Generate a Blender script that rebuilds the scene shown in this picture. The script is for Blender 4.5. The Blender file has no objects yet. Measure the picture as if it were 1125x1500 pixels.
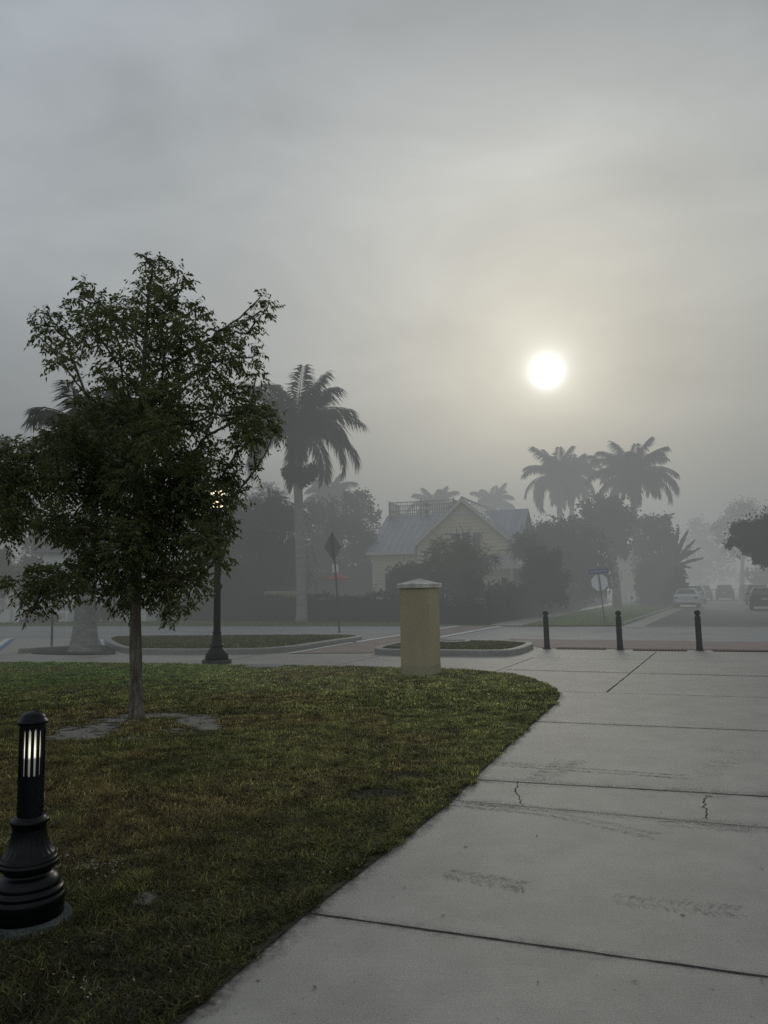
import bpy, math, random
import numpy as np
from mathutils import Vector, Matrix

R = math.radians
rnd = random.Random(7)
rng = np.random.default_rng(11)
scene = bpy.context.scene
COL = scene.collection

# ------------------------------------------------------------------ camera
FPX, CX, CY = 1130.0, 562.5, 750.0          # focal length in photo pixels
CAMH = 1.65
PITCH = math.atan(114 / FPX)
ROLL = R(0.8)
CAM = Vector((0, 0, CAMH))
_f = Vector((0, math.cos(PITCH), math.sin(PITCH)))
_u0 = Vector((0, -math.sin(PITCH), math.cos(PITCH)))
_r0 = Vector((1, 0, 0))
_r = _r0 * math.cos(ROLL) - _u0 * math.sin(ROLL)
_u = _u0 * math.cos(ROLL) + _r0 * math.sin(ROLL)


def ray(px, py):
    return _f + _r * ((px - CX) / FPX) - _u * ((py - CY) / FPX)


def G(px, py, z=0.0):
    """surveyed ground point"""
    d = ray(px, py)
    t = (z - CAMH) / d.z
    return CAM + d * t


def At(px, py, Y):
    """surveyed point at a given distance north of the camera"""
    d = ray(px, py)
    return CAM + d * (Y / d.y)


cd = bpy.data.cameras.new("camera")
cam = bpy.data.objects.new("camera", cd)
COL.objects.link(cam)
cam.matrix_world = Matrix(((_r.x, _u.x, -_f.x, 0), (_r.y, _u.y, -_f.y, 0), (_r.z, _u.z, -_f.z, CAMH), (0, 0, 0, 1)))
cd.sensor_fit = 'VERTICAL'
cd.sensor_height = 36.0
cd.lens = 36.0 * FPX / 1500.0
cd.clip_start = 0.05
cd.clip_end = 6000
scene.camera = cam

# ------------------------------------------------------------------ materials
MATS = {}


def newmat(name):
    m = bpy.data.materials.new(name)
    m.use_nodes = True
    nt = m.node_tree
    return m, nt, nt.nodes["Principled BSDF"]


def pm(name, c1, c2=None, scale=3.0, rough=0.8, bump=0.0, detail=6.0, stretch=None, metal=0.0, spec=0.4,
       fine=None, fine_amt=0.25, space='Object'):
    """principled material with two-scale noise colour and bump"""
    m, nt, b = newmat(name)
    N, Lk = nt.nodes, nt.links
    tc = N.new("ShaderNodeTexCoord")
    mp = N.new("ShaderNodeMapping")
    Lk.new(tc.outputs[space], mp.inputs[0])
    if stretch:
        mp.inputs['Scale'].default_value = stretch
    n1 = N.new("ShaderNodeTexNoise")
    n1.inputs['Scale'].default_value = scale
    n1.inputs['Detail'].default_value = detail
    n1.inputs['Roughness'].default_value = 0.65
    Lk.new(mp.outputs[0], n1.inputs['Vector'])
    cr = N.new("ShaderNodeValToRGB")
    c2 = c2 or tuple(x * 0.7 for x in c1)
    cr.color_ramp.elements[0].color = (*c2, 1)
    cr.color_ramp.elements[1].color = (*c1, 1)
    cr.color_ramp.elements[0].position = 0.34
    cr.color_ramp.elements[1].position = 0.66
    Lk.new(n1.outputs['Fac'], cr.inputs[0])
    out = cr.outputs[0]
    if fine:
        n2 = N.new("ShaderNodeTexNoise")
        n2.inputs['Scale'].default_value = fine
        n2.inputs['Detail'].default_value = 3
        Lk.new(mp.outputs[0], n2.inputs['Vector'])
        mr = N.new("ShaderNodeMapRange")
        mr.inputs['From Min'].default_value = 0.3
        mr.inputs['From Max'].default_value = 0.7
        mr.inputs['To Min'].default_value = 1 - fine_amt
        mr.inputs['To Max'].default_value = 1 + fine_amt
        Lk.new(n2.outputs['Fac'], mr.inputs[0])
        mx = N.new("ShaderNodeMix")
        mx.data_type = 'RGBA'
        mx.blend_type = 'MULTIPLY'
        mx.inputs['Factor'].default_value = 1
        Lk.new(out, mx.inputs['A'])
        Lk.new(mr.outputs[0], mx.inputs['B'])
        out = mx.outputs['Result']
    Lk.new(out, b.inputs['Base Color'])
    b.inputs['Roughness'].default_value = rough
    b.inputs['Metallic'].default_value = metal
    b.inputs['Specular IOR Level'].default_value = spec
    if bump:
        bp = N.new("ShaderNodeBump")
        bp.inputs['Strength'].default_value = bump
        bp.inputs['Distance'].default_value = 0.02
        Lk.new((n2 if fine else n1).outputs['Fac'], bp.inputs['Height'])
        Lk.new(bp.outputs[0], b.inputs['Normal'])
    MATS[name] = m
    return m


def leafmat(name, c1, c2, trans=0.35, scale=1.2, rough=0.5, attr=False):
    m, nt, b = newmat(name)
    N, Lk = nt.nodes, nt.links
    if attr:
        a = N.new("ShaderNodeAttribute")
        a.attribute_name = "Col"
        col = a.outputs['Color']
    else:
        tc = N.new("ShaderNodeTexCoord")
        n1 = N.new("ShaderNodeTexNoise")
        n1.inputs['Scale'].default_value = scale
        n1.inputs['Detail'].default_value = 5
        Lk.new(tc.outputs['Object'], n1.inputs['Vector'])
        cr = N.new("ShaderNodeValToRGB")
        cr.color_ramp.elements[0].color = (*c2, 1)
        cr.color_ramp.elements[1].color = (*c1, 1)
        cr.color_ramp.elements[0].position = 0.35
        cr.color_ramp.elements[1].position = 0.65
        Lk.new(n1.outputs['Fac'], cr.inputs[0])
        col = cr.outputs[0]
    Lk.new(col, b.inputs['Base Color'])
    b.inputs['Roughness'].default_value = rough
    b.inputs['Specular IOR Level'].default_value = 0.12
    tr = N.new("ShaderNodeBsdfTranslucent")
    Lk.new(col, tr.inputs['Color'])
    ms = N.new("ShaderNodeMixShader")
    ms.inputs[0].default_value = trans
    Lk.new(b.outputs[0], ms.inputs[1])
    Lk.new(tr.outputs[0], ms.inputs[2])
    Lk.new(ms.outputs[0], N["Material Output"].inputs['Surface'])
    MATS[name] = m
    return m


def emat(name, color, strength, base=(0.7, 0.7, 0.65)):
    m, nt, b = newmat(name)
    b.inputs['Base Color'].default_value = (*base, 1)
    b.inputs['Emission Color'].default_value = (*color, 1)
    b.inputs['Emission Strength'].default_value = strength
    MATS[name] = m
    return m


# concrete with broom texture, damp blotches and grit
def concrete_mat(name, c1, c2, damp=0.86):
    m, nt, b = newmat(name)
    N, Lk = nt.nodes, nt.links
    tc = N.new("ShaderNodeTexCoord")

    def noise(scale, detail, st=None, rot=0):
        mp = N.new("ShaderNodeMapping")
        Lk.new(tc.outputs['Object'], mp.inputs[0])
        mp.inputs['Rotation'].default_value = (0, 0, rot)
        if st:
            mp.inputs['Scale'].default_value = st
        n = N.new("ShaderNodeTexNoise")
        n.inputs['Scale'].default_value = scale
        n.inputs['Detail'].default_value = detail
        n.inputs['Roughness'].default_value = 0.6
        Lk.new(mp.outputs[0], n.inputs['Vector'])
        return n.outputs['Fac']

    def ramp(src, p0, p1, a, bb):
        r = N.new("ShaderNodeMapRange")
        r.interpolation_type = 'SMOOTHSTEP'
        r.inputs['From Min'].default_value = p0
        r.inputs['From Max'].default_value = p1
        r.inputs['To Min'].default_value = a
        r.inputs['To Max'].default_value = bb
        Lk.new(src, r.inputs[0])
        return r.outputs[0]

    def mul(a, bb):
        mm = N.new("ShaderNodeMath")
        mm.operation = 'MULTIPLY'
        Lk.new(a, mm.inputs[0])
        Lk.new(bb, mm.inputs[1])
        return mm.outputs[0]

    big = ramp(noise(0.45, 8), 0.25, 0.75, damp, 1.05)
    mid = ramp(noise(2.6, 10), 0.28, 0.72, 0.87, 1.07)
    broom = ramp(noise(6, 4, (0.6, 14, 1), R(17)), 0.3, 0.7, 0.95, 1.04)
    grit = ramp(noise(130, 4), 0.3, 0.72, 0.76, 1.2)
    spot = mul(ramp(noise(30, 3), 0.64, 0.74, 1.0, 0.55), ramp(noise(5.5, 6), 0.62, 0.78, 1.0, 0.82))
    v = mul(mul(mul(big, mid), mul(broom, grit)), spot)
    cr = N.new("ShaderNodeMix")
    cr.data_type = 'RGBA'
    cr.inputs['A'].default_value = (*c1, 1)
    cr.inputs['B'].default_value = (*c2, 1)
    Lk.new(noise(0.8, 4), cr.inputs['Factor'])
    mx = N.new("ShaderNodeMix")
    mx.data_type = 'RGBA'
    mx.blend_type = 'MULTIPLY'
    mx.inputs['Factor'].default_value = 1
    Lk.new(cr.outputs['Result'], mx.inputs['A'])
    Lk.new(v, mx.inputs['B'])
    Lk.new(mx.outputs['Result'], b.inputs['Base Color'])
    b.inputs['Roughness'].default_value = 0.54
    b.inputs['Specular IOR Level'].default_value = 0.5
    bp = N.new("ShaderNodeBump")
    bp.inputs['Strength'].default_value = 0.35
    bp.inputs['Distance'].default_value = 0.006
    Lk.new(grit, bp.inputs['Height'])
    Lk.new(bp.outputs[0], b.inputs['Normal'])
    MATS[name] = m
    return m


concrete_mat('concrete', (0.405, 0.384, 0.336), (0.35, 0.334, 0.295))
concrete_mat('kerb_concrete', (0.36, 0.35, 0.32), (0.26, 0.255, 0.235))


def asphalt_mat(name, c):
    return pm(name, c, tuple(x * 0.75 for x in c), scale=0.5, rough=0.6, bump=0.3, fine=90, fine_amt=0.3, spec=0.4)


asphalt_mat('asphalt', (0.34, 0.345, 0.335))
asphalt_mat('street_asphalt', (0.135, 0.128, 0.126))


def brick_mat(name, c1, c2, c3, rot, scale=1.0):
    m, nt, b = newmat(name)
    N, Lk = nt.nodes, nt.links
    tc = N.new("ShaderNodeTexCoord")
    mp = N.new("ShaderNodeMapping")
    mp.inputs['Rotation'].default_value = (0, 0, rot)
    Lk.new(tc.outputs['Object'], mp.inputs[0])
    br = N.new("ShaderNodeTexBrick")
    br.inputs['Scale'].default_value = scale
    br.inputs['Color1'].default_value = (*c1, 1)
    br.inputs['Color2'].default_value = (*c2, 1)
    br.inputs['Mortar'].default_value = (*c3, 1)
    br.inputs['Mortar Size'].default_value = 0.012
    br.inputs['Brick Width'].default_value = 0.22
    br.inputs['Row Height'].default_value = 0.11
    Lk.new(mp.outputs[0], br.inputs['Vector'])
    n = N.new("ShaderNodeTexNoise")
    n.inputs['Scale'].default_value = 1.5
    n.inputs['Detail'].default_value = 8
    Lk.new(tc.outputs['Object'], n.inputs['Vector'])
    mr = N.new("ShaderNodeMapRange")
    mr.inputs['To Min'].default_value = 0.6
    mr.inputs['To Max'].default_value = 1.35
    Lk.new(n.outputs['Fac'], mr.inputs[0])
    mx = N.new("ShaderNodeMix")
    mx.data_type = 'RGBA'
    mx.blend_type = 'MULTIPLY'
    mx.inputs['Factor'].default_value = 1
    Lk.new(br.outputs['Color'], mx.inputs['A'])
    Lk.new(mr.outputs[0], mx.inputs['B'])
    Lk.new(mx.outputs['Result'], b.inputs['Base Color'])
    b.inputs['Roughness'].default_value = 0.75
    MATS[name] = m
    return m


brick_mat('brick', (0.32, 0.215, 0.18), (0.26, 0.19, 0.165), (0.28, 0.27, 0.26), R(-18))
brick_mat('tactile_brick', (0.16, 0.075, 0.06), (0.13, 0.065, 0.055), (0.04, 0.035, 0.03), R(-18), 1.0)
pm('line_paint', (0.80, 0.80, 0.77), (0.55, 0.55, 0.53), scale=5, rough=0.7, fine=60)
pm('blue_paint', (0.10, 0.17, 0.36), (0.16, 0.22, 0.36), scale=5, rough=0.7)
pm('joint_dark', (0.035, 0.034, 0.033), (0.018, 0.018, 0.018), scale=12, rough=0.9)
pm('joint_soft', (0.15, 0.148, 0.14), (0.09, 0.09, 0.085), scale=8, rough=0.9)
pm('soil', (0.20, 0.185, 0.165), (0.11, 0.10, 0.085), scale=5, rough=0.95, bump=0.6, fine=70, fine_amt=0.4)
pm('dark_soil', (0.03, 0.026, 0.018), (0.015, 0.013, 0.009), scale=6, rough=0.95, bump=0.6, fine=60)
pm('lawn_ground', (0.05, 0.05, 0.022), (0.026, 0.022, 0.012), scale=1.5, rough=0.95, bump=0.8, fine=60, fine_amt=0.5)
pm('verge_ground', (0.13, 0.20, 0.045), (0.10, 0.14, 0.04), scale=1.2, rough=0.95, bump=0.8, fine=25, fine_amt=0.4)
pm('earth', (0.05, 0.055, 0.03), (0.035, 0.035, 0.02), scale=0.2, rough=0.95)
leafmat('grass_blade', (0, 0, 0), (0, 0, 0), trans=0.3, attr=True, rough=0.45)
pm('dry_leaf', (0.19, 0.125, 0.06), (0.09, 0.06, 0.03), scale=6, rough=0.8)
pm('clover_white', (0.6, 0.62, 0.58), (0.5, 0.5, 0.46), scale=5, rough=0.8)
leafmat('tree_leaf', (0.165, 0.19, 0.075), (0.085, 0.105, 0.042), trans=0.45, scale=1.3, rough=0.38)
pm('bark', (0.24, 0.215, 0.18), (0.07, 0.06, 0.048), scale=11, rough=0.95, bump=1.0, stretch=(1, 1, 0.22), fine=40, fine_amt=0.35)
pm('bg_bark', (0.13, 0.12, 0.105), (0.08, 0.072, 0.062), scale=4, rough=0.95)
pm('palm_bark', (0.34, 0.335, 0.31), (0.20, 0.20, 0.185), scale=3, rough=0.9, bump=0.4, stretch=(1, 1, 3), fine=25, fine_amt=0.25)
pm('crownshaft', (0.11, 0.15, 0.06), (0.08, 0.11, 0.05), scale=2, rough=0.5, stretch=(1, 1, 0.3))
leafmat('palm_leaf', (0.055, 0.075, 0.035), (0.032, 0.045, 0.02), trans=0.3, scale=0.8)
pm('palm_fruit', (0.07, 0.055, 0.035), (0.03, 0.028, 0.018), scale=10, rough=0.9)
leafmat('foliage_dark', (0.042, 0.055, 0.028), (0.018, 0.026, 0.014), trans=0.25, scale=0.5)
leafmat('foliage_mid', (0.06, 0.075, 0.032), (0.028, 0.038, 0.018), trans=0.28, scale=0.6)
leafmat('foliage_pale', (0.11, 0.12, 0.05), (0.06, 0.07, 0.03), trans=0.3, scale=0.6)
leafmat('hedge_leaf', (0.035, 0.05, 0.024), (0.014, 0.022, 0.010), trans=0.2, scale=0.9)
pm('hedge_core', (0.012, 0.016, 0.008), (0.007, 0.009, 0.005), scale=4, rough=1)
pm('black_metal', (0.004, 0.005, 0.006), (0.002, 0.003, 0.004), scale=8, rough=0.30, spec=0.22, fine=80, fine_amt=0.2)
pm('green_metal', (0.010, 0.016, 0.015), (0.006, 0.010, 0.010), scale=4, rough=0.45, spec=0.2)
pm('bollard_metal', (0.010, 0.013, 0.012), (0.006, 0.008, 0.008), scale=6, rough=0.5, spec=0.2)
pm('footing', (0.085, 0.095, 0.09), (0.025, 0.035, 0.035), scale=6, rough=0.95, bump=0.5, fine=60, fine_amt=0.35)
pm('stucco', (0.50, 0.43, 0.275), (0.435, 0.378, 0.245), scale=2.2, rough=0.92, bump=0.08, fine=95, fine_amt=0.05, stretch=(1.3, 1.3, 0.7))
pm('stucco_damp', (0.45, 0.395, 0.265), (0.35, 0.315, 0.22), scale=4, rough=0.9, bump=0.25, fine=90, fine_amt=0.15)
pm('cap_stone', (0.80, 0.77, 0.71), (0.38, 0.36, 0.33), scale=4, rough=0.8, fine=40, fine_amt=0.2)
pm('galvanized', (0.17, 0.18, 0.175), (0.12, 0.125, 0.12), scale=4, rough=0.5, metal=0.3)
pm('sign_back', (0.88, 0.88, 0.92), (0.80, 0.81, 0.85), scale=2, rough=0.6)
pm('sign_back_dark', (0.19, 0.20, 0.195), (0.15, 0.155, 0.15), scale=2, rough=0.5, metal=0.3)
pm('sign_blue', (0.035, 0.07, 0.26), (0.03, 0.06, 0.21), scale=2, rough=0.45)
pm('sign_letter', (0.42, 0.46, 0.55), (0.38, 0.42, 0.5), scale=2, rough=0.5)
pm('siding_tan', (0.62, 0.55, 0.40), (0.56, 0.50, 0.37), scale=1, rough=0.85)
pm('metal_roof', (0.30, 0.325, 0.39), (0.20, 0.215, 0.275), scale=0.8, rough=0.38, metal=0.25, stretch=(3, 0.3, 0.3))
pm('metal_roof_light', (0.45, 0.46, 0.46), (0.34, 0.35, 0.36), scale=0.8, rough=0.35, metal=0.3)
pm('trim_white', (0.62, 0.61, 0.57), (0.5, 0.49, 0.46), scale=2, rough=0.7)
pm('window_glass', (0.035, 0.04, 0.045), (0.02, 0.022, 0.026), scale=1, rough=0.08, spec=0.6)
pm('porch_dark', (0.07, 0.055, 0.045), (0.04, 0.033, 0.028), scale=1, rough=0.9)
pm('iron', (0.02, 0.021, 0.022), (0.012, 0.012, 0.013), scale=4, rough=0.5)
pm('clapboard', (0.78, 0.80, 0.82), (0.68, 0.70, 0.72), scale=1, rough=0.8)
pm('shingle', (0.12, 0.12, 0.13), (0.08, 0.08, 0.085), scale=3, rough=0.9)
pm('cream_stucco', (0.50, 0.45, 0.37), (0.42, 0.38, 0.31), scale=1, rough=0.9)
pm('fence_wood', (0.42, 0.35, 0.22), (0.30, 0.25, 0.16), scale=2, rough=0.85, stretch=(0.4, 1, 6))
pm('parasol_red', (0.42, 0.075, 0.07), (0.34, 0.06, 0.06), scale=1.5, rough=0.8)
pm('tyre', (0.016, 0.016, 0.016), (0.01, 0.01, 0.01), scale=8, rough=0.9)
pm('rim', (0.34, 0.34, 0.35), (0.22, 0.22, 0.23), scale=8, rough=0.35, metal=0.7)
pm('car_glass', (0.02, 0.024, 0.026), (0.015, 0.017, 0.019), scale=1, rough=0.07, spec=0.7)
pm('tail_red', (0.16, 0.012, 0.012), (0.10, 0.009, 0.009), scale=3, rough=0.2)
pm('plate', (0.55, 0.55, 0.53), (0.42, 0.42, 0.42), scale=9, rough=0.5)
pm('paint_white', (0.62, 0.64, 0.68), (0.56, 0.58, 0.62), scale=1, rough=0.3, spec=0.5)
pm('paint_grey', (0.22, 0.23, 0.24), (0.18, 0.19, 0.20), scale=1, rough=0.3)
pm('paint_brown', (0.035, 0.032, 0.030), (0.025, 0.023, 0.022), scale=1, rough=0.3)
pm('paint_green', (0.012, 0.022, 0.018), (0.008, 0.016, 0.013), scale=1, rough=0.25)
pm('paint_silver', (0.40, 0.41, 0.42), (0.34, 0.35, 0.36), scale=1, rough=0.3)
pm('black_plastic', (0.02, 0.02, 0.02), (0.012, 0.012, 0.012), scale=5, rough=0.6)
pm('utility_lid', (0.32, 0.31, 0.29), (0.2, 0.195, 0.18), scale=5, rough=0.9, fine=60)
pm('gravel', (0.12, 0.115, 0.10), (0.05, 0.048, 0.042), scale=9, rough=0.95, bump=1, fine=40, fine_amt=0.5)
pm('terracotta', (0.22, 0.10, 0.06), scale=4)
emat('lamp_glow', (1.0, 0.80, 0.50), 2.6)

# light slot tube: brightest round the bulb, dim towards the bottom
m, nt, b = newmat('slot_glow')
N, Lk = nt.nodes, nt.links
tc = N.new("ShaderNodeTexCoord")
sx = N.new("ShaderNodeSeparateXYZ")
Lk.new(tc.outputs['Object'], sx.inputs[0])
cr = N.new("ShaderNodeValToRGB")
mr = N.new("ShaderNodeMapRange")
mr.inputs['From Min'].default_value = 0.70
mr.inputs['From Max'].default_value = 0.97
Lk.new(sx.outputs['Z'], mr.inputs[0])
Lk.new(mr.outputs[0], cr.inputs[0])
e = cr.color_ramp.elements
e[0].position, e[0].color = 0.0, (0.10, 0.105, 0.09, 1)
e[1].position, e[1].color = 1.0, (0.16, 0.16, 0.12, 1)
for p, c in ((0.42, (0.17, 0.175, 0.15)), (0.47, (1.0, 0.97, 0.78)), (0.62, (1.15, 1.1, 0.85)), (0.85, (0.34, 0.34, 0.26))):
    q = e.new(p)
    q.color = (*c, 1)
Lk.new(cr.outputs[0], b.inputs['Emission Color'])
b.inputs['Emission Strength'].default_value = 1.0
b.inputs['Base Color'].default_value = (0.2, 0.2, 0.19, 1)
b.inputs['Roughness'].default_value = 0.4
MATS['slot_glow'] = m

# worn soil patches that thin out into the turf
m, nt, b = newmat('worn_soil')
N, Lk = nt.nodes, nt.links
tc = N.new("ShaderNodeTexCoord")
n1 = N.new("ShaderNodeTexNoise")
n1.inputs['Scale'].default_value = 7
n1.inputs['Detail'].default_value = 9
Lk.new(tc.outputs['Object'], n1.inputs['Vector'])
n2 = N.new("ShaderNodeTexNoise")
n2.inputs['Scale'].default_value = 45
n2.inputs['Detail'].default_value = 4
Lk.new(tc.outputs['Object'], n2.inputs['Vector'])
cr = N.new("ShaderNodeValToRGB")
cr.color_ramp.elements[0].color = (0.12, 0.11, 0.092, 1)
cr.color_ramp.elements[1].color = (0.38, 0.355, 0.31, 1)
cr.color_ramp.elements[0].position = 0.3
cr.color_ramp.elements[1].position = 0.7
Lk.new(n2.outputs['Fac'], cr.inputs[0])
Lk.new(cr.outputs[0], b.inputs['Base Color'])
b.inputs['Roughness'].default_value = 0.95
at = N.new("ShaderNodeAttribute")
at.attribute_name = 'Col'
ad_ = N.new("ShaderNodeMath")
ad_.operation = 'ADD'
Lk.new(n1.outputs['Fac'], ad_.inputs[0])
Lk.new(at.outputs['Fac'], ad_.inputs[1])
mr = N.new("ShaderNodeMapRange")
mr.inputs['From Min'].default_value = 0.74
mr.inputs['From Max'].default_value = 0.98
Lk.new(ad_.outputs[0], mr.inputs[0])
Lk.new(mr.outputs[0], b.inputs['Alpha'])
MATS['worn_soil'] = m

# tyre dampness marks: a thin film of darker damp concrete with ragged edges
m, nt, b = newmat('damp_mark')
N, Lk = nt.nodes, nt.links
b.inputs['Base Color'].default_value = (0.085, 0.084, 0.078, 1)
b.inputs['Roughness'].default_value = 0.6
tc = N.new("ShaderNodeTexCoord")
n1 = N.new("ShaderNodeTexNoise")
n1.inputs['Scale'].default_value = 22
n1.inputs['Detail'].default_value = 6
Lk.new(tc.outputs['Object'], n1.inputs['Vector'])
at = N.new("ShaderNodeAttribute")
at.attribute_name = 'Col'
mr = N.new("ShaderNodeMapRange")
mr.inputs['From Min'].default_value = 0.32
mr.inputs['From Max'].default_value = 0.70
mr.inputs['To Max'].default_value = 0.95
Lk.new(n1.outputs['Fac'], mr.inputs[0])
mu = N.new("ShaderNodeMath")
mu.operation = 'MULTIPLY'
Lk.new(mr.outputs[0], mu.inputs[0])
Lk.new(at.outputs['Fac'], mu.inputs[1])
Lk.new(mu.outputs[0], b.inputs['Alpha'])
MATS['damp_mark'] = m


# ------------------------------------------------------------------ mesh helpers
def set_mat(me, mat):
    me.materials.append(MATS[mat])


def link(name, me, parent=None, loc=None):
    o = bpy.data.objects.new(name, me)
    COL.objects.link(o)
    if parent is not None:
        o.parent = parent
    if loc is not None:
        o.location = loc
    return o


def tag(o, label=None, cat=None, group=None, kind=None):
    if label:
        o['label'] = label
    if cat:
        o['category'] = cat
    if group:
        o['group'] = group
    if kind:
        o['kind'] = kind
    return o


def thing(name, label, cat, loc=(0, 0, 0), rz=0.0, group=None):
    o = bpy.data.objects.new(name, None)
    o.empty_display_size = 0.2
    COL.objects.link(o)
    o.location = loc
    o.rotation_euler = (0, 0, rz)
    return tag(o, label, cat, group)


class MB:
    """collects geometry for ONE mesh object"""

    def __init__(self):
        self.v, self.f = [], []

    def add(self, vs, fs):
        k = len(self.v)
        self.v += [tuple(p) for p in vs]
        self.f += [tuple(i + k for i in q) for q in fs]
        return self

    def box(self, c, s, rz=0.0, rot=None):
        x, y, z = s[0] / 2, s[1] / 2, s[2] / 2
        vs = [Vector((i * x, j * y, k * z)) for k in (-1, 1) for j in (-1, 1) for i in (-1, 1)]
        M = rot if rot is not None else Matrix.Rotation(rz, 3, 'Z')
        vs = [M @ p + Vector(c) for p in vs]
        return self.add(vs, [(0, 2, 3, 1), (4, 5, 7, 6), (0, 1, 5, 4), (2, 6, 7, 3), (0, 4, 6, 2), (1, 3, 7, 5)])

    def prism(self, poly, z0, z1):
        n = len(poly)
        vs = [(p[0], p[1], z0) for p in poly] + [(p[0], p[1], z1) for p in poly]
        fs = [tuple(range(n - 1, -1, -1)), tuple(range(n, 2 * n))]
        fs += [(i, (i + 1) % n, n + (i + 1) % n, n + i) for i in range(n)]
        return self.add(vs, fs)

    def poly(self, pts):
        return self.add(pts, [tuple(range(len(pts)))])

    def slab(self, pts, t):
        """thick panel from a planar polygon"""
        P = [Vector(p) for p in pts]
        nrm = (P[1] - P[0]).cross(P[2] - P[1]).normalized()
        n = len(P)
        vs = P + [p - nrm * t for p in P]
        fs = [tuple(range(n)), tuple(range(2 * n - 1, n - 1, -1))]
        fs += [((i + 1) % n, i, n + i, n + (i + 1) % n) for i in range(n)]
        return self.add(vs, fs)

    def lathe(self, prof, c=(0, 0, 0), n=24, flute=None):
        vs, fs = [], []
        for i, (r, z) in enumerate(prof):
            for k in range(n):
                a = 2 * math.pi * k / n
                rr = r
                if flute:
                    rr = r * (1 + flute(z) * math.cos(a * 22))
                vs.append((c[0] + rr * math.cos(a), c[1] + rr * math.sin(a), c[2] + z))
        m = len(prof)
        for i in range(m - 1):
            for k in range(n):
                fs.append((i * n + k, i * n + (k + 1) % n, (i + 1) * n + (k + 1) % n, (i + 1) * n + k))
        fs.append(tuple(range(n - 1, -1, -1)))
        fs.append(tuple((m - 1) * n + k for k in range(n)))
        return self.add(vs, fs)

    def tube(self, pts, rad, n=6):
        P = [Vector(p) for p in pts]
        vs, fs = [], []
        up = Vector((0.3, 0.9, 0.1))
        for i, p in enumerate(P):
            t = (P[min(i + 1, len(P) - 1)] - P[max(i - 1, 0)]).normalized()
            s = t.cross(up)
            if s.length < 1e-3:
                s = t.cross(Vector((1, 0, 0)))
            s.normalize()
            w = s.cross(t)
            r = rad[i] if hasattr(rad, '__len__') else rad
            for k in range(n):
                a = 2 * math.pi * k / n
                vs.append(p + s * (r * math.cos(a)) + w * (r * math.sin(a)))
        for i in range(len(P) - 1):
            for k in range(n):
                fs.append((i * n + k, (i + 1) * n + k, (i + 1) * n + (k + 1) % n, i * n + (k + 1) % n))
        fs.append(tuple(range(n)))
        fs.append(tuple((len(P) - 1) * n + k for k in range(n - 1, -1, -1)))
        return self.add(vs, fs)

    def build(self, name, mat, parent=None, smooth=False, bevel=0.0, loc=None):
        me = bpy.data.meshes.new(name)
        me.from_pydata(self.v, [], self.f)
        if smooth:
            me.polygons.foreach_set('use_smooth', [True] * len(me.polygons))
        set_mat(me, mat)
        o = link(name, me, parent, loc)
        if bevel:
            bv = o.modifiers.new('bevel', 'BEVEL')
            bv.width = bevel
            bv.segments = 2
            bv.limit_method = 'ANGLE'
        return o


def np_mesh(name, V, Q, mat, parent=None, col=None, extra=None):
    """big mesh of quads (Q) or triangles from arrays"""
    me = bpy.data.meshes.new(name)
    k = Q.shape[1]
    me.vertices.add(len(V))
    me.vertices.foreach_set('co', np.ascontiguousarray(V, dtype=np.float32).ravel())
    me.loops.add(Q.size)
    me.loops.foreach_set('vertex_index', np.ascontiguousarray(Q, dtype=np.int32).ravel())
    me.polygons.add(len(Q))
    me.polygons.foreach_set('loop_start', np.arange(0, Q.size, k, dtype=np.int32))
    if extra:
        pass
    me.update(calc_edges=True)
    me.validate()
    if col is not None:
        a = me.attributes.new('Col', 'FLOAT_COLOR', 'POINT')
        c4 = np.ones((len(V), 4), dtype=np.float32)
        c4[:, :3] = col
        a.data.foreach_set('color', c4.ravel())
    set_mat(me, mat)
    return link(name, me, parent)


def nrmz(A):
    return A / np.maximum(np.linalg.norm(A, axis=1, keepdims=True), 1e-9)


def leaf_quads(P, A, Nn, L, W, droop=0.12):
    """one diamond leaf per row"""
    A = nrmz(A)
    S = nrmz(np.cross(A, Nn))
    L = np.asarray(L).reshape(-1, 1)
    W = np.asarray(W).reshape(-1, 1)
    v0 = P
    v2 = P + A * L
    v2 = v2 - np.array([0, 0, 1.0]) * L * droop
    mid = P + A * L * 0.45
    V = np.stack([v0, mid + S * W / 2, v2, mid - S * W / 2], axis=1).reshape(-1, 3)
    Q = np.arange(len(P) * 4).reshape(-1, 4)
    return V, Q


def rand_dirs(n):
    return nrmz(rng.normal(size=(n, 3)))


def vnoise(x, y, seed, cell):
    """smooth value noise 0..1"""
    r = np.random.default_rng(seed)
    T = r.random((128, 128))
    u, v = x / cell, y / cell
    i, j = np.floor(u).astype(int), np.floor(v).astype(int)
    fu, fv = u - i, v - j
    fu, fv = fu * fu * (3 - 2 * fu), fv * fv * (3 - 2 * fv)
    i, j = i % 127, j % 127
    return (T[i, j] * (1 - fu) * (1 - fv) + T[i + 1, j] * fu * (1 - fv) + T[i, j + 1] * (1 - fu) * fv + T[i + 1, j + 1] * fu * fv)


def in_poly(x, y, poly):
    ins = np.zeros(len(x), bool)
    n = len(poly)
    for i in range(n):
        x1, y1 = poly[i][0], poly[i][1]
        x2, y2 = poly[(i + 1) % n][0], poly[(i + 1) % n][1]
        c = ((y1 > y) != (y2 > y))
        with np.errstate(divide='ignore', invalid='ignore'):
            xi = (x2 - x1) * (y - y1) / (y2 - y1 + 1e-12) + x1
        ins ^= c & (x < xi)
    return ins


def smooth_poly(pts, it=2):
    for _ in range(it):
        q = []
        n = len(pts)
        for i in range(n):
            a, b = Vector(pts[i]), Vector(pts[(i + 1) % n])
            q += [a * 0.75 + b * 0.25, a * 0.25 + b * 0.75]
        pts = q
    return pts


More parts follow.
